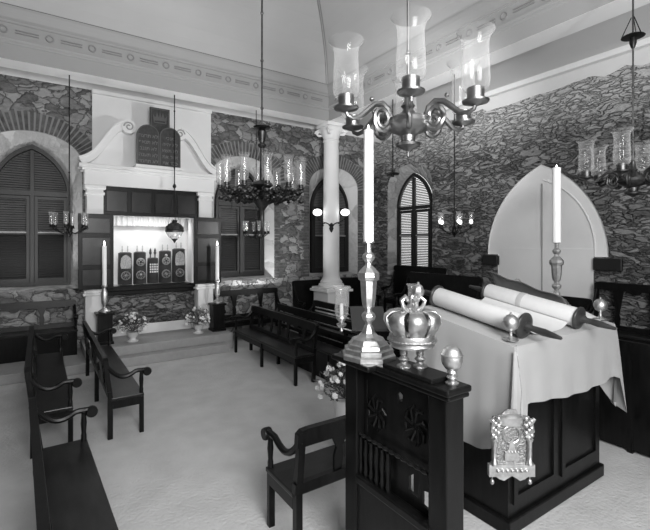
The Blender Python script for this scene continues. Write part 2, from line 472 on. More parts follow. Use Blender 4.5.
# ------------------------------------------------------------------ column
colx, coly = 5.86, 8.44
col = setting('column_1', (colx, coly, 0))
MB().box((-.31, -.31, 0), (.31, .31, .94), .01).build('column_pedestal', 'plaster', col)
MB().box((-.38, -.38, .94), (.38, .38, 1.0), .01).box((-.345, -.345, 1.0), (.345, .345, 1.05), .015).build('column_plinth', 'plaster', col)
MB().lathe([(.30, 1.05), (.315, 1.08), (.30, 1.12), (.26, 1.14), (.27, 1.17), (.25, 1.20), (.22, 1.23), (.205, 1.30)], n=32).build('column_base', 'plaster', col, True)
MB().lathe([(.20, 1.23), (.198, 2.4), (.19, 3.4), (.180, 4.52), (.20, 4.54), (.20, 4.57), (.18, 4.59), (.19, 4.62), (.24, 4.74), (.24, 4.80)], n=32).build('column_shaft', 'plaster', col, True)
mb = MB().box((-.27, -.27, 4.88), (.27, .27, 4.97), .02).box((-.23, -.23, 4.78), (.23, .23, 4.88), .01)
for sx in (-1, 1):
    for sy in (-1, 1):
        pts = [(sx*(.2+.08*math.cos(t)*(1-t/14)), sy*(.2+.08*math.cos(t)*(1-t/14)), 4.76+.085*math.sin(t)*(1-t/14)) for t in [k*.5 for k in range(20)]]
        mb.tube(pts, .03, 6)
mb.build('column_capital', 'plaster', col, True)

# ------------------------------------------------------------------ door in the right wall
dr = setting('door_1')
MB().prism(dhole, fYZ, RX+.04, None).build('door_infill', 'plaster', dr)
MB().strip([Vector((RX, a, b)) for a, b in dhole], [Vector((RX+.04, a, b)) for a, b in dhole], True).build('door_reveal', 'plaster', dr)
ia = [(DC-.02+x, DSP+.12+y) for x, y in pointed(.88, 1.27, 14)]
mb = MB().tube([(RX+.03, DC-.90, .3)]+[(RX+.03, 2*(DC-.02)-a, b) for a, b in ia], .014, 6)
mb.build('door_moulding', 'plaster', dr)
for y0, y1 in ((DY0+.02, DC-.005), (DC+.005, DY1-.02)):
    MB().box((RX+.028, y0, .3), (RX+.038, y1, 2.0), .003).build('door_leaf', 'plaster', dr)
MB().box((RX+.015, DC-.012, .3), (RX+.03, DC+.012, 3.2)).build('door_seam', 'entab', dr)
for y0, y1 in ((DY1+.0, DY1+.33), (DY0-.42, DY0)):
    MB().box((RX-.05, y0, DSP-.22), (RX+.05, y1, DSP-.02), .01).build('door_lintel', 'black', dr)

# ------------------------------------------------------------------ steps before the ark and the raised aisle
struct('floor_step', MB().box((LX, 7.82, 0), (3.04, BY, .15), .01), 'carpet')
struct('floor_step_upper', MB().box((.62, 8.04, .15), (3.20, BY, .31), .01).box((3.03, 8.04, 0), (3.20, BY, .152)), 'carpet')
struct('floor_aisle', MB().box((6.22, FY, 0), (RX, 8.05, .30), .01), 'carpet')

# ------------------------------------------------------------------ benches
def make_bench(label, L, loc, rz, H=.88, D=.36, solid=False, skirt=False, slats=False, nleg=None, group=None, arms=True, armend=True):
    t = thing('pew_bench', label, 'bench', loc, rz, group)
    SH = .44
    nleg = nleg or max(2, int(round(L/1.25))+1)
    rake = .05
    MB().box((0, .03, SH-.035), (L, D, SH), .008).build('seat', 'wood2', t)
    MB().box((.02, D-.04, SH-.13 if not skirt else 0.0), (L-.02, D-.015, SH-.036), .004).box((.01, .05, SH-.12), (.03, D-.03, SH-.036)).box((L-.03, .05, SH-.12), (L-.01, D-.03, SH-.036)).build('apron', 'wood', t)
    yb = lambda z: .02-(rake*(z-SH)/(H-SH) if z > SH else 0)
    for k in range(nleg):
        x = .035+(L-.07)*k/(nleg-1)
        mb = MB().prism([(yb(0)-.022, 0), (yb(0)+.028, 0), (yb(SH)+.03, SH), (yb(H)+.025, H-.02), (yb(H)-.02, H-.02), (yb(SH)-.02, SH)], lambda u, v, w: Vector((w, u, v)), x-.024, x+.024)
        mb.build('rear_leg', 'wood', t)
        MB().box((x-.024, D-.045, 0), (x+.024, D, SH-.036), .005).build('front_leg', 'wood', t)
    # top rail, with ends swept down
    def rail(z0, z1, x0=0, x1=None, th=.022):
        x1 = L if x1 is None else x1
        return MB().prism([(x0, z0), (x1, z0), (x1, z1), (x0, z1)], lambda u, v, w: Vector((u, w+yb(v)-.0, v)), -th, th)
    tr = MB().prism([(0, H-.12), (L, H-.12), (L, H-.03), (L-.03, H-.005), (L-.08, H), (.08, H), (.03, H-.005), (0, H-.03)], lambda u, v, w: Vector((u, w+yb(v), v)), -.02, .028)
    tr.build('top_rail', 'wood', t)
    if solid:
        rail(SH if not skirt else 0.03, H-.1, .02, L-.02, .012).build('back_panel', 'wood', t)
        if skirt: pass
    elif slats:
        rail(H-.19, H-.15).build('back_rail', 'wood', t)
        rail(H-.29, H-.23).build('back_rail', 'wood', t)
        rail(SH+.02, SH+.08).build('back_rail', 'wood', t)
    else:
        rail(SH+.0, SH+.07).build('back_rail', 'wood', t)
        ns = nleg-1
        for k in range(ns):
            xa = .06+(L-.12)*k/ns; xb = .06+(L-.12)*(k+1)/ns; c = (xa+xb)/2
            for cc in (xa+(xb-xa)*.27, xa+(xb-xa)*.73):
                w = .045
                pts = [(cc-w*.6, SH+.05), (cc+w*.6, SH+.05), (cc+w*.9, SH+.17), (cc+w*.55, SH+.24), (cc+w*1.7, H-.10), (cc-w*1.7, H-.10), (cc-w*.55, SH+.24), (cc-w*.9, SH+.17)]
                MB().prism(pts, lambda u, v, w_: Vector((u, w_+yb(v), v)), -.010, .012).build('splat', 'wood', t)
            lobe = [(c-.09, H-.11)]+[(c-.075*math.cos(a), H-.115-.055*math.sin(a)) for a in [PI*q/10 for q in range(11)]]+[(c+.09, H-.11)]
            MB().prism(lobe, lambda u, v, w_: Vector((u, w_+yb(v), v)), -.012, .014).build('rail_lobe', 'wood', t)
    if arms:
        for x in (.03, L-.03):
            AH = .70
            path = []
            for q in range(15):
                s_ = q/14; yy = yb(H)+(D-.0-yb(H))*s_
                zz = (H-.06)*(1-s_)**2.2+AH*(1-(1-s_)**2.2)-.075*math.sin(PI*min(1, s_*1.25))*(1 if s_ < .8 else 0)
                path.append((x, yy, zz-.012))
            path.append((x, D+.035, AH-.02)); 
            a = MB().tube(path, [.024]*len(path), 8).build('arm', 'wood', t, True)
            MB().lathe([(.040, -.032), (.046, -.02), (.046, .02), (.040, .032)], (x, D+.035, AH-.035), 16, Matrix.Rotation(R(90), 4, 'Y')).build('arm_scroll', 'wood', a, True)
            MB().lathe([(.022, 0), (.022, .04), (.018, .06), (.024, .14), (.018, .22), (.022, .235), (.022, .26)], (x, D-.025, SH-.0), 10).build('arm_post', 'wood', t)
    return t
make_bench('dark wooden bench nearest the camera along the aisle, seat shining', 2.68, (-.03, 4.12, 0), R(-88))
make_bench('dark wooden bench end-on between the shiny-seated bench and the ark steps', 2.62, (-.08, 7.62, 0), R(-90))
make_bench('dark bench with scrolled arms standing alone in front of the ark steps', 2.68, (.60, 7.70, 0), R(-90))
make_bench('dark bench facing the open sand floor, frontmost across from the ark steps', 2.36, (3.46, 5.38, 0), R(90))
make_bench('dark open-backed bench in the middle row behind the frontmost one', 3.5, (3.98, 4.15, 0), R(90), slats=True, skirt=True)
make_bench('dark ladder-backed bench with pale gaps below the column pedestal', 3.3, (4.86, 4.4, 0), R(90), slats=True, skirt=True)
make_bench('dark bench against the stone wall under the window beside the right ark candle', 1.52, (4.68, 8.97, 0), R(180), H=1.05, D=.4)
make_bench('dark boxed bench against the stone wall under the arched window left of ark', 1.85, (.55, 8.97, .15), R(180), H=.92, skirt=True, D=.42)
make_bench('tall panelled bench against the back wall behind the white column', 2.4, (7.5, 8.97, 0), R(180), H=1.18, solid=True, D=.42)
make_bench('tall dark bench on the raised aisle in front of the shuttered corner window', 1.9, (6.72, 4.85, .30), R(90), H=1.17, solid=True)
make_bench('dark bench on the raised aisle along the wall under the corner window', 1.65, (7.5, 6.35, .30), R(90), H=1.24, solid=True)
make_bench('low dark bench across the foot of the white pointed door', 2.0, (7.52, 3.35, .30), R(90), H=.88, solid=True)
make_bench('tall dark bench against the slaty stone wall beside the white pointed door', 2.2, (7.52, 1.1, .30), R(90), H=1.17)
make_bench('dark bench with a solid back reaching the floor behind the cloth covered desk', 3.2, (4.90, 2.9, 0), R(-90), H=1.12, solid=True, skirt=True)
make_bench('dark armed bench seen from behind beside the carved bimah railing', 1.2, (1.39, 2.42, 0), 0, D=.44)

# ------------------------------------------------------------------ the ark
ark = thing('torah_ark', 'white ark surround with swan neck pediment and dark open doors on the stone wall', 'ark', (0, 0, 0))
WP = BY
MB().box((.81, WP-.07, .31), (3.08, WP, AIS-.2), 0).build  # (panel below is split round the niche)
mb = MB().prism([(.81, 2.7), (3.08, 2.7), (3.08, 4.985), (.81, 4.985)], fXZ, WP-.06, WP-.002)
mb.prism([(.86, 3.7), (3.03, 3.7), (3.03, 4.88), (.86, 4.88)], fXZ, WP-.065, WP-.055)
mb.build('wall_panel', 'plaster', ark)
MB().box((.80, WP-.12, 4.90), (3.09, WP, 4.98), .015).build('panel_cornice', 'plaster', ark)
AF = 8.75
# pedestals and pilasters
for x0, x1 in ((.70, .97), (2.74, 3.01)):
    c = (x0+x1)/2
    MB().box((c-.16, AF-.02, .31), (c+.16, WP-.01, 1.14), .01).build('pedestal', 'plaster', ark)
    MB().box((c-.20, AF-.06, 1.14), (c+.20, WP-.01, 1.19), .01).box((c-.18, AF-.04, 1.19), (c+.18, WP-.01, 1.24), .01).build('pedestal_cap', 'plaster', ark)
    MB().box((x0, AF, 1.24), (x1, WP-.05, 3.00), .008).build('pilaster', 'plaster', ark)
    MB().box((x0-.02, AF-.02, 2.98), (x1+.02, WP-.05, 3.03), .008).box((x0-.04, AF-.04, 3.08), (x1+.04, WP-.05, 3.16), .02).box((x0-.0, AF-.0, 3.03), (x1+.0, WP-.05, 3.08)).build('capital', 'plaster', ark)
MB().box((.66, AF-.03, 3.16), (3.05, WP-.05, 3.42), .006).box((.62, AF-.07, 3.42), (3.09, WP-.05, 3.47), .01).box((.57, AF-.12, 3.47), (3.14, WP-.05, 3.53), .012).build('entablature', 'plaster', ark)
# swan neck pediment: solid flank + moulded scroll
for sgn in (-1, 1):
    cx = 1.855
    def U(x): return cx+sgn*x
    crv = []
    for k in range(17):
        s_ = k/16; x = 1.26-.80*s_; z = 3.55+.78*(s_-.10*math.sin(2*PI*s_))
        crv.append((x, z))
    poly = [(U(1.22), 3.53), (U(.42), 3.53), (U(.42), 4.20)]+[(U(x), z-.02) for x, z in reversed(crv)]
    MB().prism(poly, fXZ, AF+.05, AF+.20).build('pediment_flank', 'plaster', ark)
    mb = MB()
    body = crv
    up = [(x+.02, z+.055) for x, z in crv]; dn = [(x-.03, z-.045) for x, z in crv]
    poly = [(U(x), z) for x, z in up]+[(U(x), z) for x, z in reversed(dn)]
    mb.prism(poly, fXZ, AF-.10, AF+.22)
    poly = [(U(x+.035), z+.085) for x, z in crv]+[(U(x), z) for x, z in reversed(up)]
    mb.prism(poly, fXZ, AF-.14, AF+.22)
    sc = [( .44+(.115-.010*q)*math.cos(PI*.5+PI*.42*q)*1.0, 4.30+(.115-.010*q)*math.sin(PI*.5+PI*.42*q)) for q in range(10)]
    mb.lathe([(.125, -.12), (.125, .14)], (U(.47), AF+.02, 4.28), 24, Matrix.Rotation(R(90), 4, 'X'))
    mb.build('swan_neck', 'plaster', ark)
    mb = MB(); mb.tube([(U(.47+.09*math.cos(a)*(1-a/11)), AF-.125, 4.28+.09*math.sin(a)*(1-a/11)) for a in [q*.45 for q in range(20)]], .014, 6)
    mb.build('scroll_volute', 'entab', ark, True)
MB().box((1.48, AF-.24, 3.531), (2.34, AF+.2, 3.58), .006).build('tablet_ledge', 'plaster', ark)
MB().box((1.38, AF+.10, 3.5), (2.33, WP-.05, 4.22)).build('pediment_block', 'plaster', ark)
# tablets of the law
tab = thing('law_tablets', 'pair of dark round-topped tablets with raised writing above the ark', 'tablets', (0, 0, 0))
def text_mesh(body, size, mt, parent, name='lettering', mat='tablet_hi', ext=.003):
    cu = bpy.data.curves.new('txt', 'FONT'); cu.body = body; cu.size = size; cu.extrude = ext; cu.align_x = 'CENTER'
    o = bpy.data.objects.new('txt', cu); COL.objects.link(o)
    bpy.context.view_layer.update()
    dg = bpy.context.evaluated_depsgraph_get()
    me = bpy.data.meshes.new_from_object(o.evaluated_get(dg)); bpy.data.objects.remove(o)
    me.transform(mt); me.materials.clear(); me.materials.append(M[mat]); me.name = name
    r = bpy.data.objects.new(name, me); COL.objects.link(r); r.parent = parent
    return r
TY = AF-.21
words = {1: ['\u05d0\u05e0\u05db\u05d9', '\u05dc\u05d0 \u05d9\u05d4\u05d9\u05d4', '\u05dc\u05d0 \u05ea\u05e9\u05d0', '\u05d6\u05db\u05d5\u05e8 \u05d0\u05ea', '\u05db\u05d1\u05d3 \u05d0\u05ea'],
         -1: ['\u05dc\u05d0 \u05ea\u05e8\u05e6\u05d7', '\u05dc\u05d0 \u05ea\u05e0\u05d0\u05e3', '\u05dc\u05d0 \u05ea\u05d2\u05e0\u05d1', '\u05dc\u05d0 \u05ea\u05e2\u05e0\u05d4', '\u05dc\u05d0 \u05ea\u05d7\u05de\u05d3']}
for sgn in (-1, 1):
    c = 1.905+sgn*.20; w = .197
    def tp(w, zt): return [(c-w, 3.585), (c+w, 3.585), (c+w, 4.15)]+[(c+w*math.cos(a), 4.15+(zt-4.15)*math.sin(a)) for a in [PI*k/16 for k in range(1, 16)]]+[(c-w, 4.15)]
    tb = MB().prism(tp(w, 4.345), fXZ, TY, TY+.06).build('tablet', 'tablet', tab)
    MB().prism(tp(w, 4.345), fXZ, TY-.012, TY, [tp(w-.018, 4.327)]).build('tablet_border', 'tablet_edge', tb)
    for i, wd in enumerate(words[sgn]):
        text_mesh(wd[::-1], .092, Matrix.Translation((c, TY-.004, 4.10-i*.12)) @ Matrix.Rotation(R(90), 4, 'X'), tb)
cp = thing('crown_plaque', 'small dark square plaque carved with a crown above the tablets', 'plaque', (0, 0, -.05))
MB().box((1.75, TY+.085, 4.20), (2.12, TY+.12, 4.77), .004).build('plaque_board', 'tablet', cp)
mb = MB()
for (a, b) in ((1.77, .0),): pass
mb.box((1.765, TY+.075, 4.735), (2.105, TY+.086, 4.75)).box((1.765, TY+.075, 4.40), (1.78, TY+.086, 4.75)).box((2.09, TY+.075, 4.40), (2.105, TY+.086, 4.75))
cw = [(1.82, 4.47), (2.05, 4.47), (2.07, 4.64), (2.02, 4.57), (1.99, 4.68), (1.955, 4.57), (1.935, 4.72), (1.915, 4.57), (1.88, 4.68), (1.85, 4.57), (1.80, 4.64)]
mb.prism(cw, fXZ, TY+.07, TY+.086, [[(1.84, 4.49), (2.03, 4.49), (2.035, 4.52), (1.835, 4.52)]])
mb.build('crown_relief', 'tablet_edge', cp)
# valance panelling above the opening
mb = MB().box((.97, AF+.06, AZ1-.0), (2.74, AF+.14, 3.16))
mb.build('valance', 'wood', ark)
for k in range(4):
    x0 = 1.02+k*.43
    MB().box((x0, AF+.045, AZ1+.07), (x0+.36, AF+.06, 3.08), .01).build('valance_panel', 'wood2', ark)
# doors folded open against the pilasters
for x0, x1, xr in ((.56, 1.13, 0), (2.62, 3.19, 0)):
    dd = MB().box((x0, AF-.07, 1.26), (x1, AF-.03, AZ1+.01), .006).build('ark_door', 'wood', ark)
    for z0, z1 in ((1.33, 1.62), (1.70, 2.20), (2.28, 2.55)):
        MB().box((x0+.06, AF-.08, z0), (x1-.06, AF-.068, z1), .01).build('door_panel', 'wood2', dd)
# ledge, stone base, white base board
MB().box((.99, 8.86, 1.18), (2.73, BY+.05, 1.27), .012).box((1.02, 8.93, 1.10), (2.71, BY, 1.18), .01).build('ledge', 'wood', ark)
MB().box((1.0, 8.99, .50), (2.72, BY, 1.10)).build('base_stone', 'slate', ark)
MB().box((1.0, 8.96, .31), (2.72, 8.99, .50), .006).build('base_board', 'plaster', ark)
# niche interior
mb = MB()
a0, a1, b0, b1, yb_ = AX0-.12, AX1+.12, AZ0-.01, AZ1+.04, 9.62
mb.strip([(a0, BY-.005, b0), (a1, BY-.005, b0), (a1, BY-.005, b1), (a0, BY-.005, b1)], [(a0, yb_, b0), (a1, yb_, b0), (a1, yb_, b1), (a0, yb_, b1)], True)
mb.prism([(a0, b0), (a1, b0), (a1, b1), (a0, b1)], fXZ, yb_, None)
mb.build('niche_lining', 'curtain', ark)
# jamb pieces closing the gap between lining and front
MB().box((AX0-.13, AF+.10, AZ0), (AX0, BY+.02, AZ1+.1)).build('niche_jamb', 'plaster', ark)
MB().box((AX1, AF+.10, AZ0), (AX1+.13, BY+.02, AZ1+.1)).build('niche_jamb', 'plaster', ark)
MB().box((AX0, AF+.14, AZ1), (AX1, BY+.02, AZ1+.1)).build('niche_head', 'plaster', ark)
# pleated curtain at the top of the niche
cur = []
for k in range(121):
    x = AX0-.02+(AX1-AX0+.04)*k/120; cur.append((x, 9.42+.018*math.sin(k*PI/4)))
mb = MB().strip([Vector((x, y, 2.45)) for x, y in cur], [Vector((x, y, AZ1+.03)) for x, y in cur])
tag(mb.build('niche_valance_curtain', plain('pleated_net', .55, .8)), 'short pleated pale curtain across the top of the lit ark niche', 'curtain')
# scrolls in mantles
def mantle_scroll(px, ptop, pbot, wpx, style, label):
    P = onY(px, pbot, 9.22); z = P.x*fw[0]+P.y*fw[1]
    h = (pbot-ptop)*z/F; w = wpx*.92*z/F/2
    t = thing('mantled_scroll', label, 'scroll', (P.x, 9.22, AZ0+.005))
    MB().lathe([(w*1.08, 0), (w*1.05, h*.5), (w, h*.85), (w*1.0, h*.97), (w*.7, h)], n=20, scale=(1, .7)).build('mantle', 'mantle', t, True)
    fy = -w*.72-.012
    if style == 'grid':
        mb = MB()
        for i in range(4):
            for j in range(4): mb.box((-.075+i*.042, fy-.01, h*.42+j*.05), (-.075+i*.042+.03, fy, h*.42+j*.05+.036), .004)
        mb.build('silver_plaque', 'silver', t)
        for sx in (-.045, .045):
            MB().lathe([(.012, h-.01), (.012, h+.06), (.022, h+.08), (.028, h+.10), (.018, h+.13), (.022, h+.15), (.006, h+.19), (.0, h+.20)], (sx, 0, 0), 10).build('roller_finial', 'bronze', t, True)
    else:
        if style == 'shield':
            pts = [(-.085, h*.50), (.085, h*.50), (.10, h*.62), (.085, h*.82), (.05, h*.88), (0, h*.92), (-.05, h*.88), (-.085, h*.82), (-.10, h*.62)]
            MB().prism(pts, fXZ, fy-.012, fy).prism([(a*.75, h*.7+(b-h*.7)*.75) for a, b in pts], fXZ, fy-.02, fy-.01).build('breastplate', 'silver_dark', t)
        else:
            mb = MB().tube([(.07*math.cos(a), fy-.006, h*.68+.07*math.sin(a)) for a in [2*PI*k/18 for k in range(18)]], .016, 6, True)
            for k in range(5):
                a = 2*PI*k/5+.3; mb.ball((.035*math.cos(a), fy-.008, h*.68+.035*math.sin(a)), .018, 6)
            if style == 'crown': mb.ball((0, fy-.006, h*.85), .03, 8)
            mb.build('breastplate', 'silver', t)
        mb = MB().tube([(.078*math.cos(a), fy-.004, h*.28+.078*math.sin(a)) for a in [2*PI*k/18 for k in range(18)]], .013, 6, True)
        for k in range(9):
            a = 2*PI*k/9; mb.ball((.05*math.cos(a), fy-.006, h*.28+.05*math.sin(a)), .012, 5)
        mb.ball((0, fy-.004, h*.28), .035, 8)
        mb.build('embroidered_medallion', 'silver_dark', t)
        for sx in (-.05, .05):
            MB().lathe([(.010, -0.0+h-.01), (.010, h+.03), (.016, h+.045), (.008, h+.07), (.012, h+.11), (.0, h+.13)], (sx, .0, 0), 8).build('roller_finial', 'petal2', t, True)
    return t
mantle_scroll(125.0, 250.7, 283, 13.5, 'shield', 'dark mantled scroll with a silver shield plate at the far left of the niche')
mantle_scroll(139.8, 250.9, 283, 12.5, 'ring', 'dark mantled scroll with a round silver plate, second from the left in niche')
mantle_scroll(152.7, 255.5, 281, 11, 'grid', 'small dark mantled scroll with a gridded plaque in the middle of the niche')
mantle_scroll(165.0, 251.0, 283, 12.5, 'crown', 'dark mantled scroll with crowned ring plate, second from the right in niche')
mantle_scroll(178.6, 248.5, 282, 13.5, 'shield', 'tallest dark mantled scroll with a silver shield plate, far right in the niche')

# ------------------------------------------------------------------ hanging lamps
def rod_path(mb, x, y, z0, z1, r=.008):
    mb.tube([(x, y, z0), (x, y, z1)], r, 8)
    z = z0+.35
    while z < z1-.1:
        mb.ball((x, y, z), r*1.8, 6); z += .55
def shade_profile(h, r):
    return [(r*.45, 0), (r*.60, h*.02), (r*.72, h*.07), (r*.76, h*.16), (r*.74, h*.42), (r*.70, h*.62), (r*.70, h*.78), (r*.78, h*.9), (r*1.0, h*.985), (r*1.03, h)]
def chandelier(label, cat, loc, ztop, n, r, sh, sr, style, arm_r=.014, phase=0., metal='brass', name='chandelier', group=None, capz=None):
    """loc = centre at cup height"""
    t = thing(name, label, cat, loc, 0, group)
    mb = MB(); rod_path(mb, 0, 0, .02, ztop-loc[2], .009 if style != 'big' else .011)
    mb.build('hanging_rod', metal if style != 'small' else 'iron', t, True)
    k_ = r/.5
    if style == 'arms':
        MB().lathe([(.0, -.30), (.012, -.29), (.006, -.26), (.03, -.245), (.075, -.225), (.08, -.21), (.045, -.195), (.05, -.16), (.07, -.145), (.13, -.12), (.15, -.09), (.14, -.06), (.09, -.035), (.05, -.02), (.03, .01), (.045, .03), (.025, .06), (.022, .12), (.0, .14)], n=28).build('body', metal, t, True)
    elif style == 'big':
        MB().lathe([(0, -.54), (.015, -.52), (.012, -.40), (.02, -.34), (.015, -.28), (.04, -.24), (.07, -.20), (.11, -.14), (.08, -.08), (.05, -.03), (.09, .0), (.13, .03), (.11, .06), (.03, .09), (.02, .42), (.02, .46), (.045, .48), (.05, .50), (.03, .52), (.035, .55), (.05, .60), (.055, .65), (.03, .68), (.02, .70)], n=24).build('body', metal, t, True)
        MB().lathe([(.02, .68), (.09, .69), (.10, .705), (.06, .72), (.02, .73)], n=24).build('top_disc', 'iron', t, True)
    else:
        MB().lathe([(0, -.20), (.012, -.18), (.03, -.15), (.05, -.11), (.035, -.06), (.045, -.03), (.02, .0), (.012, .25), (0, .26)], n=16).build('body', metal, t, True)
    for k in range(n):
        a = phase+2*PI*k/n; ca, sa = math.cos(a), math.sin(a)
        def Q(rr, z): return (rr*ca, rr*sa, z)
        arm = MB()
        if style == 'arms':
            p = [Q(.10*k_, -.075), Q(.145*k_, -.06), Q(.165*k_, -.005), Q(.215*k_, .025), Q(.275*k_, .015), Q(.335*k_, -.03), Q(.395*k_, -.075), Q(.45*k_, -.085), Q(.49*k_, -.07), Q(.5*k_, -.04)]
            arm.tube(p, [arm_r*1.0, arm_r*1.1, arm_r*1.1, arm_r*1.1, arm_r*1.0, arm_r, arm_r*.9, arm_r*.8, arm_r*.7, arm_r*.7], 8)
            arm.tube([Q((.215+.062*math.cos(b)*(1-b/15))*k_, -.07+.068*math.sin(b)*(1-b/15)) for b in [q*.45-3.6 for q in range(27)]], [arm_r*.95]*20+[arm_r*.7]*7, 7)
            arm.ball(Q(.30*k_, .045), arm_r*.8, 6)
        elif style == 'big':
            lo = -.10 if k % 2 else -.04
            p = [Q(.07, -.06), Q(.16, -.15), Q(.26, -.14), Q(.34, lo-.02), Q(r-.05, lo), Q(r, -.03)]
            arm.tube(p, arm_r, 6)
            for q in range(13):
                f_ = .10+q*.03; arm.ico(Q(f_, -.09+.055*math.sin(q*2.3+k*1.9)), .026+.012*((q+k) % 2), 1, (1, 1, .8))
            arm.tube([Q(.30+.05*math.cos(b), -.05+.05*math.sin(b)) for b in [q*.6 for q in range(9)]], arm_r*.8, 5)
        else:
            p = [Q(.03, -.10), Q(r*.35, -.13), Q(r*.7, -.09), Q(r, -.03)]
            arm.tube(p, arm_r, 6)
        arm = arm.build('arm', metal, t, True)
        cr = sr*.5 if style != 'small' else sr*.7
        MB().lathe([(cr*.3, -.055), (cr*.5, -.05), (cr*1.4, -.035), (cr*1.45, -.025), (cr*.9, -.018), (cr*.95, .045), (cr*.8, .05)] if style == 'arms' else [(cr*.4, -.04), (cr*1.2, -.03), (cr*1.2, -.02), (cr*.8, -.01), (cr*.9, .02)], Q(r, 0), 18).build('candle_cup', metal, t, True)
        g = MB().shell([(a_, b_+.03) for a_, b_ in shade_profile(sh, sr)], Q(r, 0), 24)
        g.build('glass_shade', 'glass' if style == 'arms' else 'glass2', t, True)
        if style == 'lit':
            MB().ball(Q(r, .07), .022, 8, (1, 1, 1.7)).build('light_bulb', 'bulb', t, True)
        elif style != 'arms':
            MB().lathe([(.010, 0), (.010, sh*.28), (.0, sh*.3)], Q(r, .0), 8).build('candle_stub', 'wax', t)
    return t
cA = dep(408, 111, 2.70)
chandelier('large brass chandelier with six clear hurricane shades hanging nearest, above the bimah railing', 'chandelier', cA, 7.85, 6, .43, .345, .105, 'arms', .018, math.atan2(-cA.y, -cA.x)+R(2), 'brass')
cR = dep(633, 173, 4.55)
chR = chandelier('brass chandelier cut off by the edge, in front of the slaty wall', 'chandelier', cR, 4.97+.6, 6, .44, .36, .10, 'arms', .015, R(-33.8)+R(-78), 'bronze')
cM = dep(262, 188, 4.9)
chandelier('dark leafy bronze chandelier crowded with glass shades at the middle of the room', 'chandelier', cM, 7.85, 12, .47, .28, .062, 'big', .013, .2, 'bronze')
for px, py, zz, lab, st in ((69.5, 226, 7.2, 'small black hanging chandelier with glass shades before the left arched window', 'small'),
                            (258, 232, 9.1, 'small hanging chandelier seen below the large leafy bronze one', 'small'),
                            (456.5, 226, 7.25, 'small hanging chandelier with lit bulbs before the slaty stone wall', 'lit')):
    c = dep(px, py, zz)
    if st == 'lit': c.x = 5.86
    else: c.y = 8.44
    chandelier(lab, 'chandelier', c, SOF-.0, 6 if st == 'small' else 5, .27, .20, .045, st, .009, .3, 'iron')
# bell cap on the rod at the photo edge
zc = dep(632, 36, 4.55).z-cR.z
mb = MB().lathe([(.015, .02), (.03, .03), (.10, .0), (.11, -.01), (.03, -.02), (.035, -.07), (.02, -.12), (.015, -.13)], (0, 0, zc), 20)
for k in range(3):
    a = 2*PI*k/3; mb.tube([(.10*math.cos(a), .10*math.sin(a), zc), (.015*math.cos(a), .015*math.sin(a), zc+.2)], .005, 5)
mb.build('rod_bell', 'iron', chR, True)
# bare rod with disc
c = onX(392.8, 174, 5.86)
t = thing('hanging_disc', 'flat dark disc hanging on a thin rod beside the tall near candle', 'pendant', c)
mb = MB(); rod_path(mb, 0, 0, 0, SOF-c.z, .011); mb.build('hanging_rod', 'iron', t)
MB().lathe([(.02, -.06), (.035, -.05), (.03, -.02), (.12, -.015), (.135, .0), (.12, .02), (.03, .03), (.02, .07)], n=20).build('disc', 'iron', t, True)
# eternal lamp
c = onY(174.5, 231, 8.44)
t = thing('sanctuary_lamp', 'globe-shaped hanging sanctuary lamp on three chains before the lit ark niche', 'lamp', c)
hk = onY(174.5, 186, 8.44).z-c.z
mb = MB(); rod_path(mb, 0, 0, hk, SOF-c.z, .010); mb.lathe([(.0, -.05), (.03, -.03), (.035, 0), (.015, .04)], (0, 0, hk), 12)
mb.build('hanging_rod', 'iron', t, True)
mb = MB()
for k in range(3):
    a = 2*PI*k/3+.5; mb.tube([(.0, 0, hk), (.13*math.cos(a), .13*math.sin(a), .08)], .004, 5)
mb.build('chain', 'iron', t)
MB().lathe([(.02, .22), (.06, .20), (.045, .17), (.10, .14), (.165, .08), (.175, .03), (.16, .02), (.16, .0)], n=24).build('lamp_crown', 'bronze', t, True)
MB().shell([(.16, .02), (.15, -.05), (.11, -.12), (.05, -.16)], n=24).build('glass_bowl', 'glass2', t, True)
MB().lathe([(0, -.24), (.015, -.22), (.03, -.19), (.06, -.165), (.05, -.15), (.0, -.15)], n=16).lathe([(.17, -.02), (.175, -.01), (.175, .01), (.17, .02)], n=24).build('finial', 'bronze', t, True)
# column sconce
t = thing('column_sconce', 'black scrolled twin-arm sconce with two glowing globes on the column', 'sconce', (colx-.556*.19, coly-.831*.19, onY(327.5, 226, 8.25).z))
def S(r_, f_, z_): return (rt[0]*r_-fw[0]*f_, rt[1]*r_-fw[1]*f_, z_)
MB().lathe([(.0, -.16), (.03, -.12), (.055, -.06), (.035, 0), (.06, .03), (.03, .06), (0, .08)], S(0, .03, 0), 12).build('bracket_plate', 'iron', t, True)
for sx in (-1, 1):
    MB().tube([S(sx*.02, .04, -.02), S(sx*.07, .07, .05), S(sx*.13, .07, .08), S(sx*.20, .07, .05), S(sx*.23, .07, .02), S(sx*.20, .07, .0), S(sx*.18, .07, .02)], .014, 6).tube([S(sx*.07, .07, .05), S(sx*.20, .0, .10), S(sx*.31, -.02, .16), S(sx*.33, -.02, .22)], .010, 6).build('arm', 'iron', t, True)
    MB().ball(S(sx*.33, -.02, .33), .11, 14, (1, 1, .75)).build('glass_globe', 'globe', t, True)

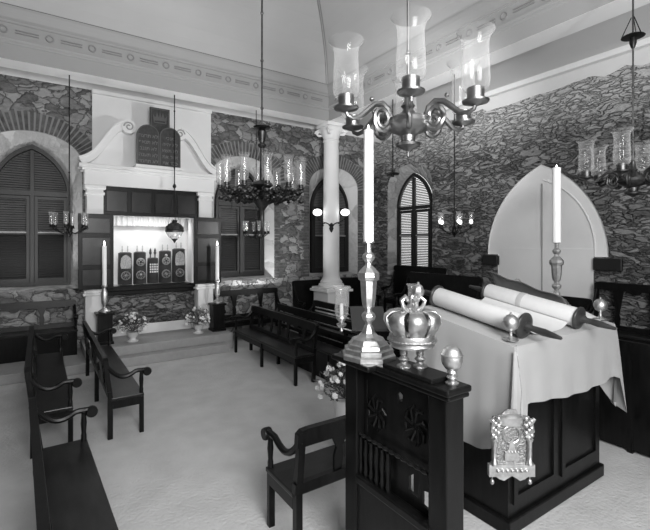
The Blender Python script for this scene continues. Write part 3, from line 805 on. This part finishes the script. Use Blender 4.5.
# ------------------------------------------------------------------ candlesticks by the ark
def flame(mb, c, h): mb.lathe([(0, 0), (h*.16, h*.15), (h*.2, h*.35), (h*.1, h*.7), (0, h)], c, 10)
for (X, lab) in ((.95, 'left of'), (3.02, 'right of')):
    side = 'under the left arched window side of the ark' if X < 2 else 'beside the window bench side of the ark'
    st = thing('candle_stand', 'dark square pedestal carrying a candlestick, '+side, 'pedestal', (X, 8.45, .31))
    MB().box((-.12, -.12, .05), (.12, .12, .52), .006).build('shaft', 'wood', st)
    MB().box((-.14, -.14, 0), (.14, .14, .05), .006).build('foot', 'wood', st)
    MB().box((-.145, -.145, .52), (.145, .145, .56), .008).build('top', 'wood', st)
    cs = thing('candlestick', 'silver candlestick with lit candle, '+side, 'candlestick', (X, 8.45, .875))
    MB().lathe([(.10, 0), (.10, .02), (.07, .04), (.03, .07), (.025, .12), (.045, .15), (.05, .20), (.055, .34), (.04, .38), (.03, .42), (.05, .45), (.05, .47), (.02, .48)], n=16).build('stem', 'silver', cs, True)
    ca = MB().lathe([(.037, .47), (.036, 1.17), (.02, 1.18)], n=14).build('candle', 'wax', cs, True)
    mb = MB(); flame(mb, (0, 0, 1.18), .09); mb.build('flame', 'flame', ca, True)

# ------------------------------------------------------------------ flower arrangements
def flowers(label, loc, R_, hv, seed, nf=46):
    rnd = random.Random(seed)
    t = thing('flower_arrangement', label, 'flowers', loc)
    MB().lathe([(.09, 0), (.10, .015), (.05, .04), (.045, .06), (.08, .10), (.11, hv), (.12, hv+.01), (.10, hv+.005)], n=20).build('vase', 'urn', t, True)
    mb = MB()
    def pt(rmin=.5):
        while True:
            v = Vector((rnd.uniform(-1, 1), rnd.uniform(-1, 1), rnd.uniform(-.35, 1)))
            if rmin < v.length < 1: return Vector((v.x*R_, v.y*R_, hv+R_*.45+v.z*R_*.95))
    for k in range(340):
        p = pt(.25); d = Vector((rnd.uniform(-1, 1), rnd.uniform(-1, 1), rnd.uniform(-.6, 1))).normalized(); s_ = Vector((-d.y, d.x, rnd.uniform(-.3, .3)))
        L_ = R_*.24
        vs = [mb.b.verts.new(p), mb.b.verts.new(p+d*L_*.5+s_*L_*.18), mb.b.verts.new(p+d*L_), mb.b.verts.new(p+d*L_*.5-s_*L_*.18)]
        mb.b.faces.new(vs)
    for k in range(26):
        p = pt(.6); mb.tube([(0, 0, hv), (p.x*.4, p.y*.4, hv+(p.z-hv)*.6), p], .004, 4)
    mb.build('foliage', 'leaf', t)
    a, b = MB(), MB()
    for k in range(nf):
        p = pt(.82); m = a if k % 3 else b; rr = R_*rnd.uniform(.06, .12)
        for q in range(6):
            an = 2*PI*q/6
            m.ico(p+Vector((rr*.7*math.cos(an), rr*.7*math.sin(an)*.7, rr*.5*math.sin(an))), rr*.5, 1)
        m.ico(p, rr*.5, 1)
    a.build('white_blossoms', 'petal', t, True); b.build('grey_blossoms', 'petal2', t, True)
    return t
flowers('white flower arrangement in a pale vase on the ark step, under the left doors', (1.40, 8.34, .31), .25, .17, 3)
flowers('white flower arrangement in a pale vase on the ark step, under the right doors', (2.61, 8.38, .31), .25, .17, 11)
flowers('white flower arrangement peeping from behind the carved bimah railing', (2.52, 3.40, .0), .27, .55, 21)

# ------------------------------------------------------------------ bimah railing
rl = thing('bimah_railing', 'black carved bimah railing with small pierced openings carrying the silver pieces', 'railing', (0, 0, 0))
RXA, RXB, RY0, RY1, RH = 1.66, 1.775, 1.39, 2.20, 1.385
for y in (RY0, RY1-.1):
    MB().box((RXA-.01, y, 0), (RXB+.01, y+.12, RH-.06), .008).build('post', 'wood', rl)
MB().box((RXA-.035, RY0-.03, RH-.035), (RXB+.035, RY1+.04, RH), .01).box((RXA-.10, RY1-.32, RH-.034), (RXB+.10, RY1+.05, RH-.001), .01).box((RXA-.025, RY0-.025, RH-.06), (RXB+.025, RY1+.02, RH-.035), .01).build('top_rail', 'wood', rl)
holes = [[(1.47, .74), (1.535, .74), (1.535, .84), (1.50, .86), (1.47, .84)], [(1.375+.10, .60), (1.375+.165, .60), (1.54, .69), (1.475, .69)],
         [(1.985, .93), (1.997, .93), (1.997, 1.06), (1.985, 1.06)], [(1.985, 1.09), (1.997, 1.09), (1.997, 1.22), (1.985, 1.22)]]
holes = [[(1.63, .71), (1.70, .72), (1.70, .80), (1.665, .83), (1.63, .79)], [(1.545, .68), (1.60, .69), (1.60, .77), (1.545, .78)],
         [(2.060, .90), (2.072, .90), (2.072, 1.06), (2.060, 1.06)], [(2.060, 1.08), (2.072, 1.08), (2.072, 1.24), (2.060, 1.24)],
         [(1.755, 1.20), (1.785, 1.19), (1.80, 1.225), (1.775, 1.25), (1.75, 1.235)]]
MB().prism([(RY0+.1, .02), (RY1-.08, .02), (RY1-.08, RH-.06), (RY0+.1, RH-.06)], fYZ, RXA+.05, RXA+.065, holes).build('carved_panel', 'wood', rl)
MB().box((RXA+.0, RY0+.12, .02), (RXA+.05, RY1-.1, .62), .004).box((RXA-.02, RY0+.1, .60), (RXA+.05, RY1-.1, .65), .01).build('lower_panel', 'wood', rl)
for k in range(12):
    y = RY0+.15+k*.05
    if k < 6: continue
    MB().lathe([(.012, .65), (.016, .68), (.010, .72), (.018, .80), (.010, .86), (.012, .88)], (RXA+.02, y, 0), 8).build('spindle', 'wood', rl, True)
MB().tube([(RXA+.012, RY0+.14+.01*k, .90) for k in range(57)], [.006+.006*abs(math.sin(k*.628)) for k in range(57)], 8).build('beaded_rail', 'wood2', rl, True)
for z0, z1, y0, y1 in ((.95, 1.25, RY0+.16, RY0+.36), (.95, 1.18, RY0+.48, RY0+.68)):
    mb = MB(); c_ = ((y0+y1)/2, (z0+z1)/2)
    for q in range(8):
        a = 2*PI*q/8; mb.tube([(RXA+.05, c_[0]+.02*math.cos(a), c_[1]+.02*math.sin(a)), (RXA+.04, c_[0]+.07*math.cos(a+.3), c_[1]+.09*math.sin(a+.3)), (RXA+.05, c_[0]+.08*math.cos(a+.7), c_[1]+.11*math.sin(a+.7))], .009, 6)
    mb.build('carved_rosette', 'wood', rl, True)

# tall candlesticks
def tall_stick(label, loc, H_, candle_h, base_r, cr):
    t = thing('tall_candlestick', label, 'candlestick', loc, R(12))
    k = H_/.70
    pr = [(1.0, 0), (1.0, .02), (.93, .03), (.93, .05), (.82, .065), (.80, .08), (.70, .10), (.56, .13), (.42, .145), (.30, .16), (.20, .175)]
    pr = [(1.0, 0), (1.0, .025), (.92, .035), (.92, .06), (.80, .065), (.76, .085), (.70, .09), (.60, .115), (.38, .13), (.26, .15), (.20, .175)]
    MB().lathe([(base_r*a, b*k) for a, b in pr], n=8).build('base', 'silver', t)
    st = [(.035, .17), (.030, .185), (.020, .20), (.022, .215), (.040, .23), (.046, .25), (.040, .265), (.022, .28), (.022, .295), (.038, .31), (.046, .36), (.052, .45), (.053, .465), (.066, .472), (.070, .49), (.067, .515), (.045, .54), (.022, .56), (.018, .575), (.036, .595), (.042, .61), (.036, .625), (.020, .64), (.018, .69), (.040, .697), (.040, .703), (.028, .705)]
    MB().lathe([(a*(.6+.4*k), b*k) for a, b in st], n=8).build('stem', 'silver', t)
    c = MB().lathe([(cr*1.05, H_), (cr, H_+candle_h), (cr*.5, H_+candle_h+.01), (0, H_+candle_h+.012)], n=20).build('candle', 'wax', t, True)
    mb = MB(); flame(mb, (0, 0, H_+candle_h), .04); mb.build('flame', 'flame', c, True)
    return t
lc = dep(368.5, 351, 2.66)
tall_stick('tall silver candlestick with a thick white candle on the carved railing', (lc.x, lc.y, RH), 2.105-RH, .70, .172, .031)
rc = dep(556.5, 296, 4.55)
rstand_z = 1.40
pt_ = thing('candle_stand', 'dark post behind the cloth covered desk carrying a tall candlestick', 'pedestal', (rc.x, rc.y, 0))
rcx, rcy = rc.x, rc.y
MB().box((-.09, -.09, 0), (.09, .09, 1.34), .006).build('shaft', 'wood', pt_)
MB().box((-.13, -.13, 1.34), (.13, .13, 1.38), .006).build('top', 'wood', pt_)
tall_stick('tall silver candlestick with a white candle before the pointed white door', (rcx, rcy, 1.38), 2.105-1.38, .80, .15, .042)

# silver pieces on the railing
cc = dep(412, 340, 2.36); cc.y = 1.72*.982
bd = thing('crown_board', 'low dark board lying on the railing under the silver crown', 'board', (1.72, cc.y-.02, RH))
MB().box((-.085, -.20, 0), (.085, .17, .025), .006).build('board', 'wood', bd)
cr = thing('torah_crown_ornament', 'large openwork silver crown raised on two turned feet on the railing', 'crown', (1.72, cc.y, RH+.025))
for q in (-.045, .045):
    MB().lathe([(.04, 0), (.04, .01), (.02, .02), (.018, .03), (.032, .045), (.018, .06), (.016, .065), (.022, .07), (.022, .125)], (rt[0]*q, rt[1]*q, 0), 14).build('turned_foot', 'silver_dark', cr, True)
MB().lathe([(.075, .12), (.118, .118), (.124, .13), (.120, .145), (.128, .165), (.124, .185), (.112, .19), (.10, .18), (.10, .13)], n=28).build('crown_band', 'silver', cr, True)
MB().tube([((.126+.004*(k % 2))*math.cos(2*PI*k/48), (.126+.004*(k % 2))*math.sin(2*PI*k/48), .155) for k in range(48)], .008, 6, True).build('beaded_band', 'silver_dark', cr, True)
for k in range(8):
    a = 2*PI*k/8+.2
    pts = [(.115, .185), (.135, .22), (.152, .255), (.150, .29), (.12, .315), (.075, .318), (.04, .30), (.03, .31)]
    mb = MB()
    A = []; B = []
    for i, (r_, z_) in enumerate(pts):
        wd = [.035, .045, .05, .045, .038, .03, .022, .015][i]
        c0 = Vector((r_*math.cos(a), r_*math.sin(a), z_)); tn = Vector((-math.sin(a), math.cos(a), 0))
        A.append(c0-tn*wd); B.append(c0+tn*wd)
    mb.strip(A, B)
    o_ = mb.build('crown_arch', 'silver', cr, True)
    sm = o_.modifiers.new('s', 'SOLIDIFY'); sm.thickness = .006
MB().lathe([(.02, .19), (.06, .22), (.075, .26), (.05, .30), (.03, .32)], n=12).build('inner_cap', 'silver_dark', cr, True)
for k in range(5):
    a = 2*PI*k/5+.5
    MB().tube([(.03*math.cos(a), .03*math.sin(a), .31), (.06*math.cos(a), .06*math.sin(a), .34), (.07*math.cos(a), .07*math.sin(a), .37), (.045*math.cos(a), .045*math.sin(a), .39), (.03*math.cos(a), .03*math.sin(a), .37)], .012, 8).build('top_scroll', 'silver', cr, True)
MB().lathe([(.03, .31), (.04, .33), (.02, .35), (.02, .38), (.012, .40)], n=14).build('top_stem', 'silver', cr, True)
q = (.035*rt[0], .035*rt[1])
MB().lathe([(.012, .38), (.03, .40), (.036, .425), (.025, .45), (.008, .462), (.008, .47), (0, .475)], (q[0], q[1], 0), 8).build('top_bud', 'silver', cr, True)

fb = dep(455, 389, 2.13)
kn = thing('silver_finial', 'silver egg-shaped finial on a short foot at the near end of railing', 'finial', (1.735, RY0+.035, RH))
MB().lathe([(.032, 0), (.034, .008), (.02, .015), (.022, .03), (.028, .035), (.018, .045), (.018, .055), (.026, .06), (.022, .07), (.035, .08), (.048, .10), (.054, .125), (.052, .14), (.056, .142), (.056, .150), (.050, .155), (.043, .175), (.026, .19), (.008, .195), (.0, .197)], n=28).build('finial_body', 'silver', kn, True)

# hurricane lamp on a bracket, far end of railing, and another behind the crown
def bracket_lamp(label, px, py0, py1, z, back):
    c = dep(px, py1, z); h = (py1-py0)*z/F
    t = thing('bracket_lamp', label, 'lamp', c)
    MB().shell([(.028, 0), (.045, .02), (.048, h*.3), (.042, h*.7), (.048, h*.9), (.062, h)], n=20).build('glass_shade', 'glass2', t, True)
    MB().lathe([(0, -.10), (.012, -.09), (.008, -.07), (.03, -.055), (.035, -.04), (.015, -.03), (.03, -.01), (.04, .0), (.035, .015), (0, .015)], n=16).build('cup', 'silver', t, True)
    MB().lathe([(.014, .01), (.014, h*.45), (0, h*.46)], n=10).build('candle', 'wax', t, True)
    p = [(0, 0, -.07)]+[Vector(b) for b in back]
    MB().tube(p, .008, 8).build('bracket_mount', 'bronze', t, True)
    return t
z_ = 2.95
b1 = dep(343, 318, z_)
e1 = dep(372, 333, 2.80)
w1 = bracket_lamp('clear hurricane shade on a curved arm in front of the column pedestal', 341.5, 286, 318, z_,
             [dep(352, 331, z_)-dep(341.5, 318, z_), dep(362, 334, 2.9)-dep(341.5, 318, z_), Vector((1.60, RY1+.06, RH-.03))-dep(341.5, 318, z_)])
w2 = bracket_lamp('clear hurricane shade standing up behind the silver crown', 412.5, 284, 305, 4.1,
             [(0, 0, -.085), (0, .0, -.105)])
# bench top end carrying it: small dark newel
nw = dep(412.5, 305, 4.1)
t = thing('newel_post', 'dark turned post behind the silver crown', 'post', (nw.x, nw.y, 0))
MB().box((-.05, -.05, 0), (.05, .05, nw.z-.32), .005).lathe([(.05, nw.z-.32), (.03, nw.z-.26), (.045, nw.z-.20), (.0, nw.z-.115)], n=12).build('newel', 'wood', t, True)

# ------------------------------------------------------------------ reading desk
TX0, TX1, TY0, TY1 = 2.72, 4.26, 1.70, 2.66
def tz(y): return 1.375+.155*(y-TY0)/(TY1-TY0)
dk = thing('reading_desk', 'dark panelled reading desk under a long pale cloth', 'desk', (0, 0, 0))
BX0, BX1, BY0_, BY1_ = 2.80, 4.20, 1.80, 2.60
MB().prism([(BY0_, 0), (BY1_, 0), (BY1_, tz(BY1_)-.04), (BY0_, tz(BY0_)-.04)], fYZ, BX0, BX1).build('desk_body', 'wood', dk)
MB().box((BX0-.03, BY0_-.03, 0), (BX1+.03, BY1_+.03, .11), .012).build('plinth', 'wood', dk)
for x0, x1 in ((BX0+.05, BX0+.64), (BX0+.72, BX1-.06)):
    MB().prism([(x0, .20), (x1, .20), (x1, 1.20), (x0, 1.20)], fXZ, BY0_-.018, BY0_, [[(x0+.05, .26), (x1-.05, .26), (x1-.05, 1.14), (x0+.05, 1.14)]]).build('panel_moulding', 'wood', dk)
MB().prism([(TY0+.02, tz(TY0)-.035), (TY1-.02, tz(TY1)-.035), (TY1-.02, tz(TY1)-.006), (TY0+.02, tz(TY0)-.006)], fYZ, TX0+.02, TX1-.02).build('desk_top', 'wood', dk)
# cloth
mb = MB(); b = mb.b
Nx, Ny = 30, 18
rim = []
for i in range(Nx): rim.append((TX0+(TX1-TX0)*i/Nx, TY0, 'f', i/Nx))
for i in range(Ny): rim.append((TX1, TY0+(TY1-TY0)*i/Ny, 'r', i/Ny))
for i in range(Nx): rim.append((TX1-(TX1-TX0)*i/Nx, TY1, 'b', i/Nx))
for i in range(Ny): rim.append((TX0, TY1-(TY1-TY0)*i/Ny, 'l', i/Ny))
def lerp(a, c, t): return a+(c-a)*t
def sm_(t): t = max(0, min(1, t)); return t*t*(3-2*t)
def bottom(side, t):
    if side == 'f':
        v = lerp(.985, .915, sm_(t/.55)) if t < .75 else lerp(.915, .955, (t-.75)/.25)
        if t < .05: v = lerp(.60, .985, t/.05)
        if t > .96: v = lerp(v, .60, sm_((t-.96)/.04))
        return v
    if side == 'r': return lerp(.60, .98, sm_(t/.3)) if t < .8 else lerp(.98, .6, sm_((t-.8)/.2))
    if side == 'b': return .98-.35*max(0, abs(t-.5)*2-.8)/.2
    return .66+.06*math.sin(t*7) if t < .85 else lerp(.70, .60, (t-.85)/.15)
rows = 16; ringv = []
n = len(rim)
for j in range(rows+1):
    rr = []
    for k, (x, y, sd, t) in enumerate(rim):
        nx, ny = {'f': (0, -1), 'r': (1, 0), 'b': (0, 1), 'l': (-1, 0)}[sd]
        if k in (0, Nx, Nx+Ny, 2*Nx+Ny):
            s2 = .7071; cxn = {0: (-s2, -s2), Nx: (s2, -s2), Nx+Ny: (s2, s2), 2*Nx+Ny: (-s2, s2)}[k]; nx, ny = cxn
        z0 = tz(y)+.006; zb = bottom(sd, t); f = j/rows
        # distance to nearest corner
        dc = min(t, 1-t)*(1.54 if sd in 'fb' else .96)
        corner = math.exp(-(dc/.10)**2)
        fold = .012*math.sin((x*9+y*8)*2.2)*f+(.035*corner*f)
        if sd == 'l': fold += .018*math.sin(t*26)*f
        if sd == 'r': fold += .02*math.sin(t*22)*f
        out = (1-math.exp(-f*18))*.016+fold+.035*f*(.5 if sd == 'f' else 1)
        zz = z0-(z0-zb)*f if j else z0
        rr.append(b.verts.new((x+nx*out, y+ny*out, zz-(.006 if j else 0))))
    ringv.append(rr)
for A, B in zip(ringv, ringv[1:]):
    for k in range(n): b.faces.new((A[k], A[(k+1) % n], B[(k+1) % n], B[k]))
grid = {}
for i in range(Nx+1):
    for j in range(Ny+1):
        if j == 0: k = i if i < Nx else Nx
        elif i == Nx: k = Nx+j
        elif j == Ny: k = Nx+Ny+(Nx-i)
        elif i == 0: k = 2*Nx+Ny+(Ny-j)
        else: k = None
        if k is not None: grid[i, j] = ringv[0][k % n]
        else:
            x = TX0+(TX1-TX0)*i/Nx; y = TY0+(TY1-TY0)*j/Ny
            grid[i, j] = b.verts.new((x, y, tz(y)+.006))
for i in range(Nx):
    for j in range(Ny): b.faces.new((grid[i, j], grid[i+1, j], grid[i+1, j+1], grid[i, j+1]))
co = mb.build('altar_cloth', 'cloth', None, True)
tag(co, 'pale satin cloth draped over the reading desk with hanging corners', 'cloth')
# corner tail near the front left: long fold
mb = MB()
def sheet(rowsA):
    vs = [[b2.verts.new(p) for p in r_] for r_ in rowsA]
    for a_, c_ in zip(vs, vs[1:]):
        for k in range(len(a_)-1): b2.faces.new((a_[k], a_[k+1], c_[k+1], c_[k]))
b2 = mb.b
rr = []
for j in range(13):
    f = j/12
    row = []
    for k in range(9):
        g = k/8
        ang = lerp(R(180), R(270), g)
        w = .02+.075*f*(1+.3*math.sin(g*9))
        zb = lerp(1.36, .60+.05*math.sin(g*5), f)
        row.append((TX0-.012+w*math.cos(ang), TY0-.012+w*math.sin(ang), zb))
    rr.append(row)
sheet(rr)
mb.build('corner_fold', 'cloth', co, True)
mb = MB(); b2 = mb.b; rr = []
for j in range(11):
    f = j/10; row = []
    for k in range(11):
        g = k/10
        row.append((TX1+.045+.14*g*(.3+f*.8), TY0+.0+.14*g+.02*math.sin(g*14)*f, lerp(1.34, .60+.22*abs(g-.35), f)))
    rr.append(row)
sheet(rr); mb.build('corner_fold', 'cloth', co, True)

# open scroll on two rollers
sc = thing('open_scroll', 'open parchment scroll on two thick rollers with dark discs and handles', 'scroll', (0, 0, 0))
def roller(x, y0, y1, rad, disk, tip):
    def C(y): return Vector((x, y, tz(y)+disk+.008))
    P0, P1 = C(y0), C(y1); ax = (P1-P0).normalized()
    q = Vector((0, 0, 1)).rotation_difference(ax).to_matrix().to_4x4()
    L_ = (P1-P0).length
    rp = MB().lathe([(rad*.97, .02), (rad, .03), (rad, L_-.03), (rad*.97, L_-.02)], P0, 32, q).build('parchment_roll', 'parch', sc, True)
    for a_ in (0, L_-.022):
        MB().lathe([(.03, a_-.012), (disk*.6, a_-.010), (disk*.95, a_), (disk, a_+.006), (disk, a_+.018), (disk*.9, a_+.024), (.03, a_+.03)], P0, 32, q).build('roller_disc', 'roller', sc, True)
    MB().lathe([(.0, -tip-.01), (.012, -tip), (.02, -tip+.05), (.028, -tip+.12), (.022, -.05), (.035, -.03), (.035, 0)], P0, 14, q).build('handle', 'roller', sc, True)
    MB().lathe([(.03, L_), (.02, L_+.02), (.026, L_+.10), (.012, L_+.2), (0, L_+.21)], P0, 14, q).build('handle', 'roller', sc, True)
    return rp, P0, q, L_
roller(2.955, 1.76, 2.60, .080, .098, .26)
r2, P0, q, L_ = roller(3.68, 1.72, 2.60, .080, .095, .26)
mb = MB()
ys = [TY0+.08, TY1-.10]
A = []; B = []
for k in range(25):
    f = k/24; x = lerp(3.03, 3.60, f); bow = .012+.05*(abs(f-.5)*2)**4
    A.append((x, ys[0], tz(ys[0])+bow)); B.append((x, ys[1], tz(ys[1])+bow))
mb.strip(A, B); mb.build('parchment_sheet', 'parch', sc, True)
mb = MB().lathe([(.083, .48), (.084, .485), (.084, .525), (.083, .53)], P0, 32, q)
mb.build('binding_ribbon', 'petal2', r2, True)
# velvet cover and pale loop beyond the far roller
mb = MB(); b2 = mb.b; rr = []
for j in range(25):
    f = j/24; y = lerp(TY1+.02, TY0+.24, f); row = []
    for k in range(11):
        g = k/10
        x = lerp(3.80, 4.10, g)
        h = lerp(.27, .20, f)*math.exp(-(g/.55)**2)+.008*math.sin(f*15+g*6)
        x += .02*math.sin(f*9)*g
        row.append((x, y, tz(min(y, TY1))+.015+max(.004, h)))
    rr.append(row)
sheet(rr)
o_ = mb.build('velvet_cover', 'velvet', None, True); tag(o_, 'dark grey velvet scroll cover lying on the cloth beyond the rollers', 'cover')
sm = o_.modifiers.new('s', 'SOLIDIFY'); sm.thickness = .006
mb = MB(); b2 = mb.b; rr = []
for j in range(17):
    a = lerp(-.4, PI*1.15, j/16); row = []
    for k in range(6):
        g = k/5
        row.append((3.92+.12*math.cos(a)+.06*g, 1.72+.18*g, tz(1.76+.2*g)+.045+.035*math.sin(a)+.02*g))
    rr.append(row)
sheet(rr)
o_ = mb.build('lining_fold', 'parch', None, True); tag(o_, 'pale curled lining fold beside the far roller disc', 'lining')

# corner knobs of the desk
def knob(label, x, y, k=1.0):
    t = thing('corner_finial', label, 'finial', (x, y, tz(y)+.02))
    MB().lathe([(.055*k, 0), (.056*k, .006), (.03*k, .015), (.014*k, .03), (.012*k, .06), (.022*k, .07), (.045*k, .085), (.058*k, .11), (.060*k, .13), (.052*k, .155), (.03*k, .175), (.008, .185), (.008, .195), (0, .20)], n=24).build('knob_body', 'silver', t, True)
knob('silver domed finial at the near corner of the cloth covered desk', TX0+.075, TY0+.075, .95)
knob('silver domed finial beyond the ribbon tied roller', TX1-.075, TY1-.075, .8)
knob('silver domed finial at the desk corner beside the dark stone wall', TX1-.04, TY0+.10, .95)

# breastplate hanging before the desk
bp = dep(511, 444, 2.70)
bt = thing('silver_breastplate', 'chased silver breastplate hanging on a chain before the pale cloth', 'breastplate', bp, -YAW)
def bx(u, v, w): return Vector((u, w, v))
pl = [(-.125, -.165), (.125, -.165), (.118, -.02), (.105, .06), (.13, .12), (.115, .175), (.06, .185), (.035, .215), (0, .22), (-.035, .215), (-.06, .185), (-.115, .175), (-.13, .12), (-.105, .06), (-.118, -.02)]
MB().prism(pl, bx, 0, .012).build('plate', 'silver_dark', bt)
MB().prism([(-.145, -.20), (-.10, -.20), (-.08, -.215), (-.05, -.225), (-.02, -.205), (0, -.195), (.02, -.205), (.05, -.225), (.08, -.215), (.10, -.20), (.145, -.20), (.145, -.125), (-.145, -.125)], bx, -.018, .012).build('lower_band', 'silver', bt)
for sx in (-1, 1):
    MB().lathe([(.022, -.125), (.022, -.11), (.014, -.10), (.014, .02), (.020, .03), (.022, .04)], (sx*.112, -.015, 0), 12).build('pillar', 'silver', bt, True)
    mb = MB()
    for k in range(9):
        mb.ball((sx*(.105+.02*math.sin(k*2.1)), -.018, .05+.015*k), .016, 7)
    mb.tube([(sx*.09, -.015, .05), (sx*.13, -.02, .09), (sx*.12, -.02, .14), (sx*.14, -.02, .17)], .012, 6)
    mb.build('lion_scroll', 'silver', bt, True)
    MB().tube([(sx*.12, 0, -.20), (sx*.12, 0, -.235)], .003, 5).ball((sx*.12, 0, -.24), .013, 8, (1, 1, 1.4)).build('pendant_drop', 'silver', bt, True)
MB().lathe([(.065, 0), (.075, .01), (.07, .03), (.085, .055), (.04, .07), (0, .075)], (0, -.005, .12), 16, scale=(1, .35)).build('crown_relief', 'silver', bt, True)
mb = MB().tube([(.055*math.cos(a), -.008, .065+.055*math.sin(a)) for a in [2*PI*k/20 for k in range(20)]], .006, 6, True)
mb.prism([(-.045, -.10), (.045, -.10), (.045, -.06), (.02, -.03), (.012, .02), (0, .035), (-.012, .02), (-.02, -.03), (-.045, -.06)], bx, -.014, 0)
for k in range(5): mb.ball((-.04+.02*k, -.014, -.045), .008, 6)
for k in range(7): mb.ball((-.09+.03*k, -.02, -.16), .013, 7)
mb.build('chased_relief', 'silver', bt, True)
ch = MB().tube([(.06, 0, .18), (.068, .0, .34), (.06, .06, .62)], .0025, 5)
ch.build('chain', 'silver_dark', bt)

# leather covered rest on a dark pew behind the candlestick
a_ = dep(368, 319, 5.0)
sl = thing('book_rest', 'slanted dark leather book rest behind the tall candlestick', 'book rest', (a_.x, a_.y, 0), -YAW)
MB().prism([(-.22, a_.z-.10), (.20, a_.z+.09), (.20, a_.z+.12), (-.22, a_.z-.07)], fYZ, -.20, .20).build('rest_board', 'leather', sl)
MB().box((-.12, -.10, 0), (.12, .10, a_.z-.06), .01).build('stand', 'wood', sl)

# ------------------------------------------------------------------ lights
def area(name, loc, target, size, power, col=(1, 1, 1), sizey=None, spread=None):
    l = bpy.data.lights.new(name, 'AREA'); l.energy = power; l.size = size; l.color = col
    if sizey: l.shape = 'RECTANGLE'; l.size_y = sizey
    if spread: l.spread = spread
    o = bpy.data.objects.new(name, l); COL.objects.link(o); o.location = loc
    o.rotation_euler = (Vector(target)-Vector(loc)).to_track_quat('-Z', 'Y').to_euler()
    return o
def spot(name, loc, target, power, ang, blend=.6, rad=.15):
    l = bpy.data.lights.new(name, 'SPOT'); l.energy = power; l.spot_size = R(ang); l.spot_blend = blend; l.shadow_soft_size = rad
    o = bpy.data.objects.new(name, l); COL.objects.link(o); o.location = loc
    o.rotation_euler = (Vector(target)-Vector(loc)).to_track_quat('-Z', 'Y').to_euler()
    return o
def point(name, loc, power, rad=.05):
    l = bpy.data.lights.new(name, 'POINT'); l.energy = power; l.shadow_soft_size = rad
    o = bpy.data.objects.new(name, l); COL.objects.link(o); o.location = loc
    return o
area('fill_lamp', (.6, -1.8, 3.3), (3.2, 6.5, 1.6), 2.2, 370)
spot('key_lamp', (5.5, 3.2, 2.5), (1.9, 8.9, 3.5), 400, 66, .7, .10)
spot('wall_added_spot', (3.2, 2.6, 3.9), (7.6, 7.3, 4.5), 700, 60, .9, .2)  # unseen spot in mid-air, added to brighten the right wall and beam
spot('top_light', (3.0, -1.4, 2.8), (7.6, 3.0, 5.0), 600, 70, .9, .3)
spot('silver_added_spot', (-.8, -.4, 3.0), (3.0, 2.0, 1.3), 60, 50, .8, .25)  # unseen spot added to light the silver pieces
spot('ark_added_uplight', (2.2, 6.9, .3), (2.2, 8.3, 5.0), 70, 120, .7, .1)  # added uplight near the floor, unseen, brightening soffit and ark
spot('soffit_added_uplight', (4.0, 8.40, .55), (4.0, 8.45, 5.0), 100, 130, .5, .08)  # unseen uplight added low down to whiten the beam underside
spot('soffit_added_uplight', (-.3, 8.36, .75), (-.3, 8.45, 5.0), 110, 110, .5, .08)  # second added uplight for the left stretch of the soffit
area('niche_lamp', (1.88, BY-.0, AZ1-.02), (1.88, 9.4, 1.5), 1.2, 8, sizey=.1)
area('vault_added_fill', (1.9, 4.4, 4.6), (1.9, 4.4, 8.0), 3.0, 45)  # unseen upward light added to brighten the vault

w = bpy.data.worlds.new('world'); scn.world = w; w.use_nodes = True
w.node_tree.nodes['Background'].inputs[0].default_value = (.6, .6, .6, 1)
w.node_tree.nodes['Background'].inputs[1].default_value = .3

# ------------------------------------------------------------------ camera
cam = bpy.data.cameras.new('camera'); co_ = bpy.data.objects.new('camera', cam); COL.objects.link(co_)
co_.location = (0, 0, EYE); co_.rotation_euler = (R(90), 0, -YAW)
cam.sensor_width = 36; cam.lens = 36*F/650
cam.shift_x = -(CX-325)/650*-1*-1; cam.shift_y = (HZ-265)/650
cam.clip_start = .05
scn.camera = co_
scn.view_settings.view_transform = 'Standard'
scn.view_settings.look = 'None'
scn.cycles.use_denoising = True
scn.cycles.max_bounces = 8; scn.cycles.transparent_max_bounces = 24; scn.cycles.diffuse_bounces = 4
scn.cycles.caustics_reflective = False; scn.cycles.caustics_refractive = False
scn.cycles.sample_clamp_indirect = 5
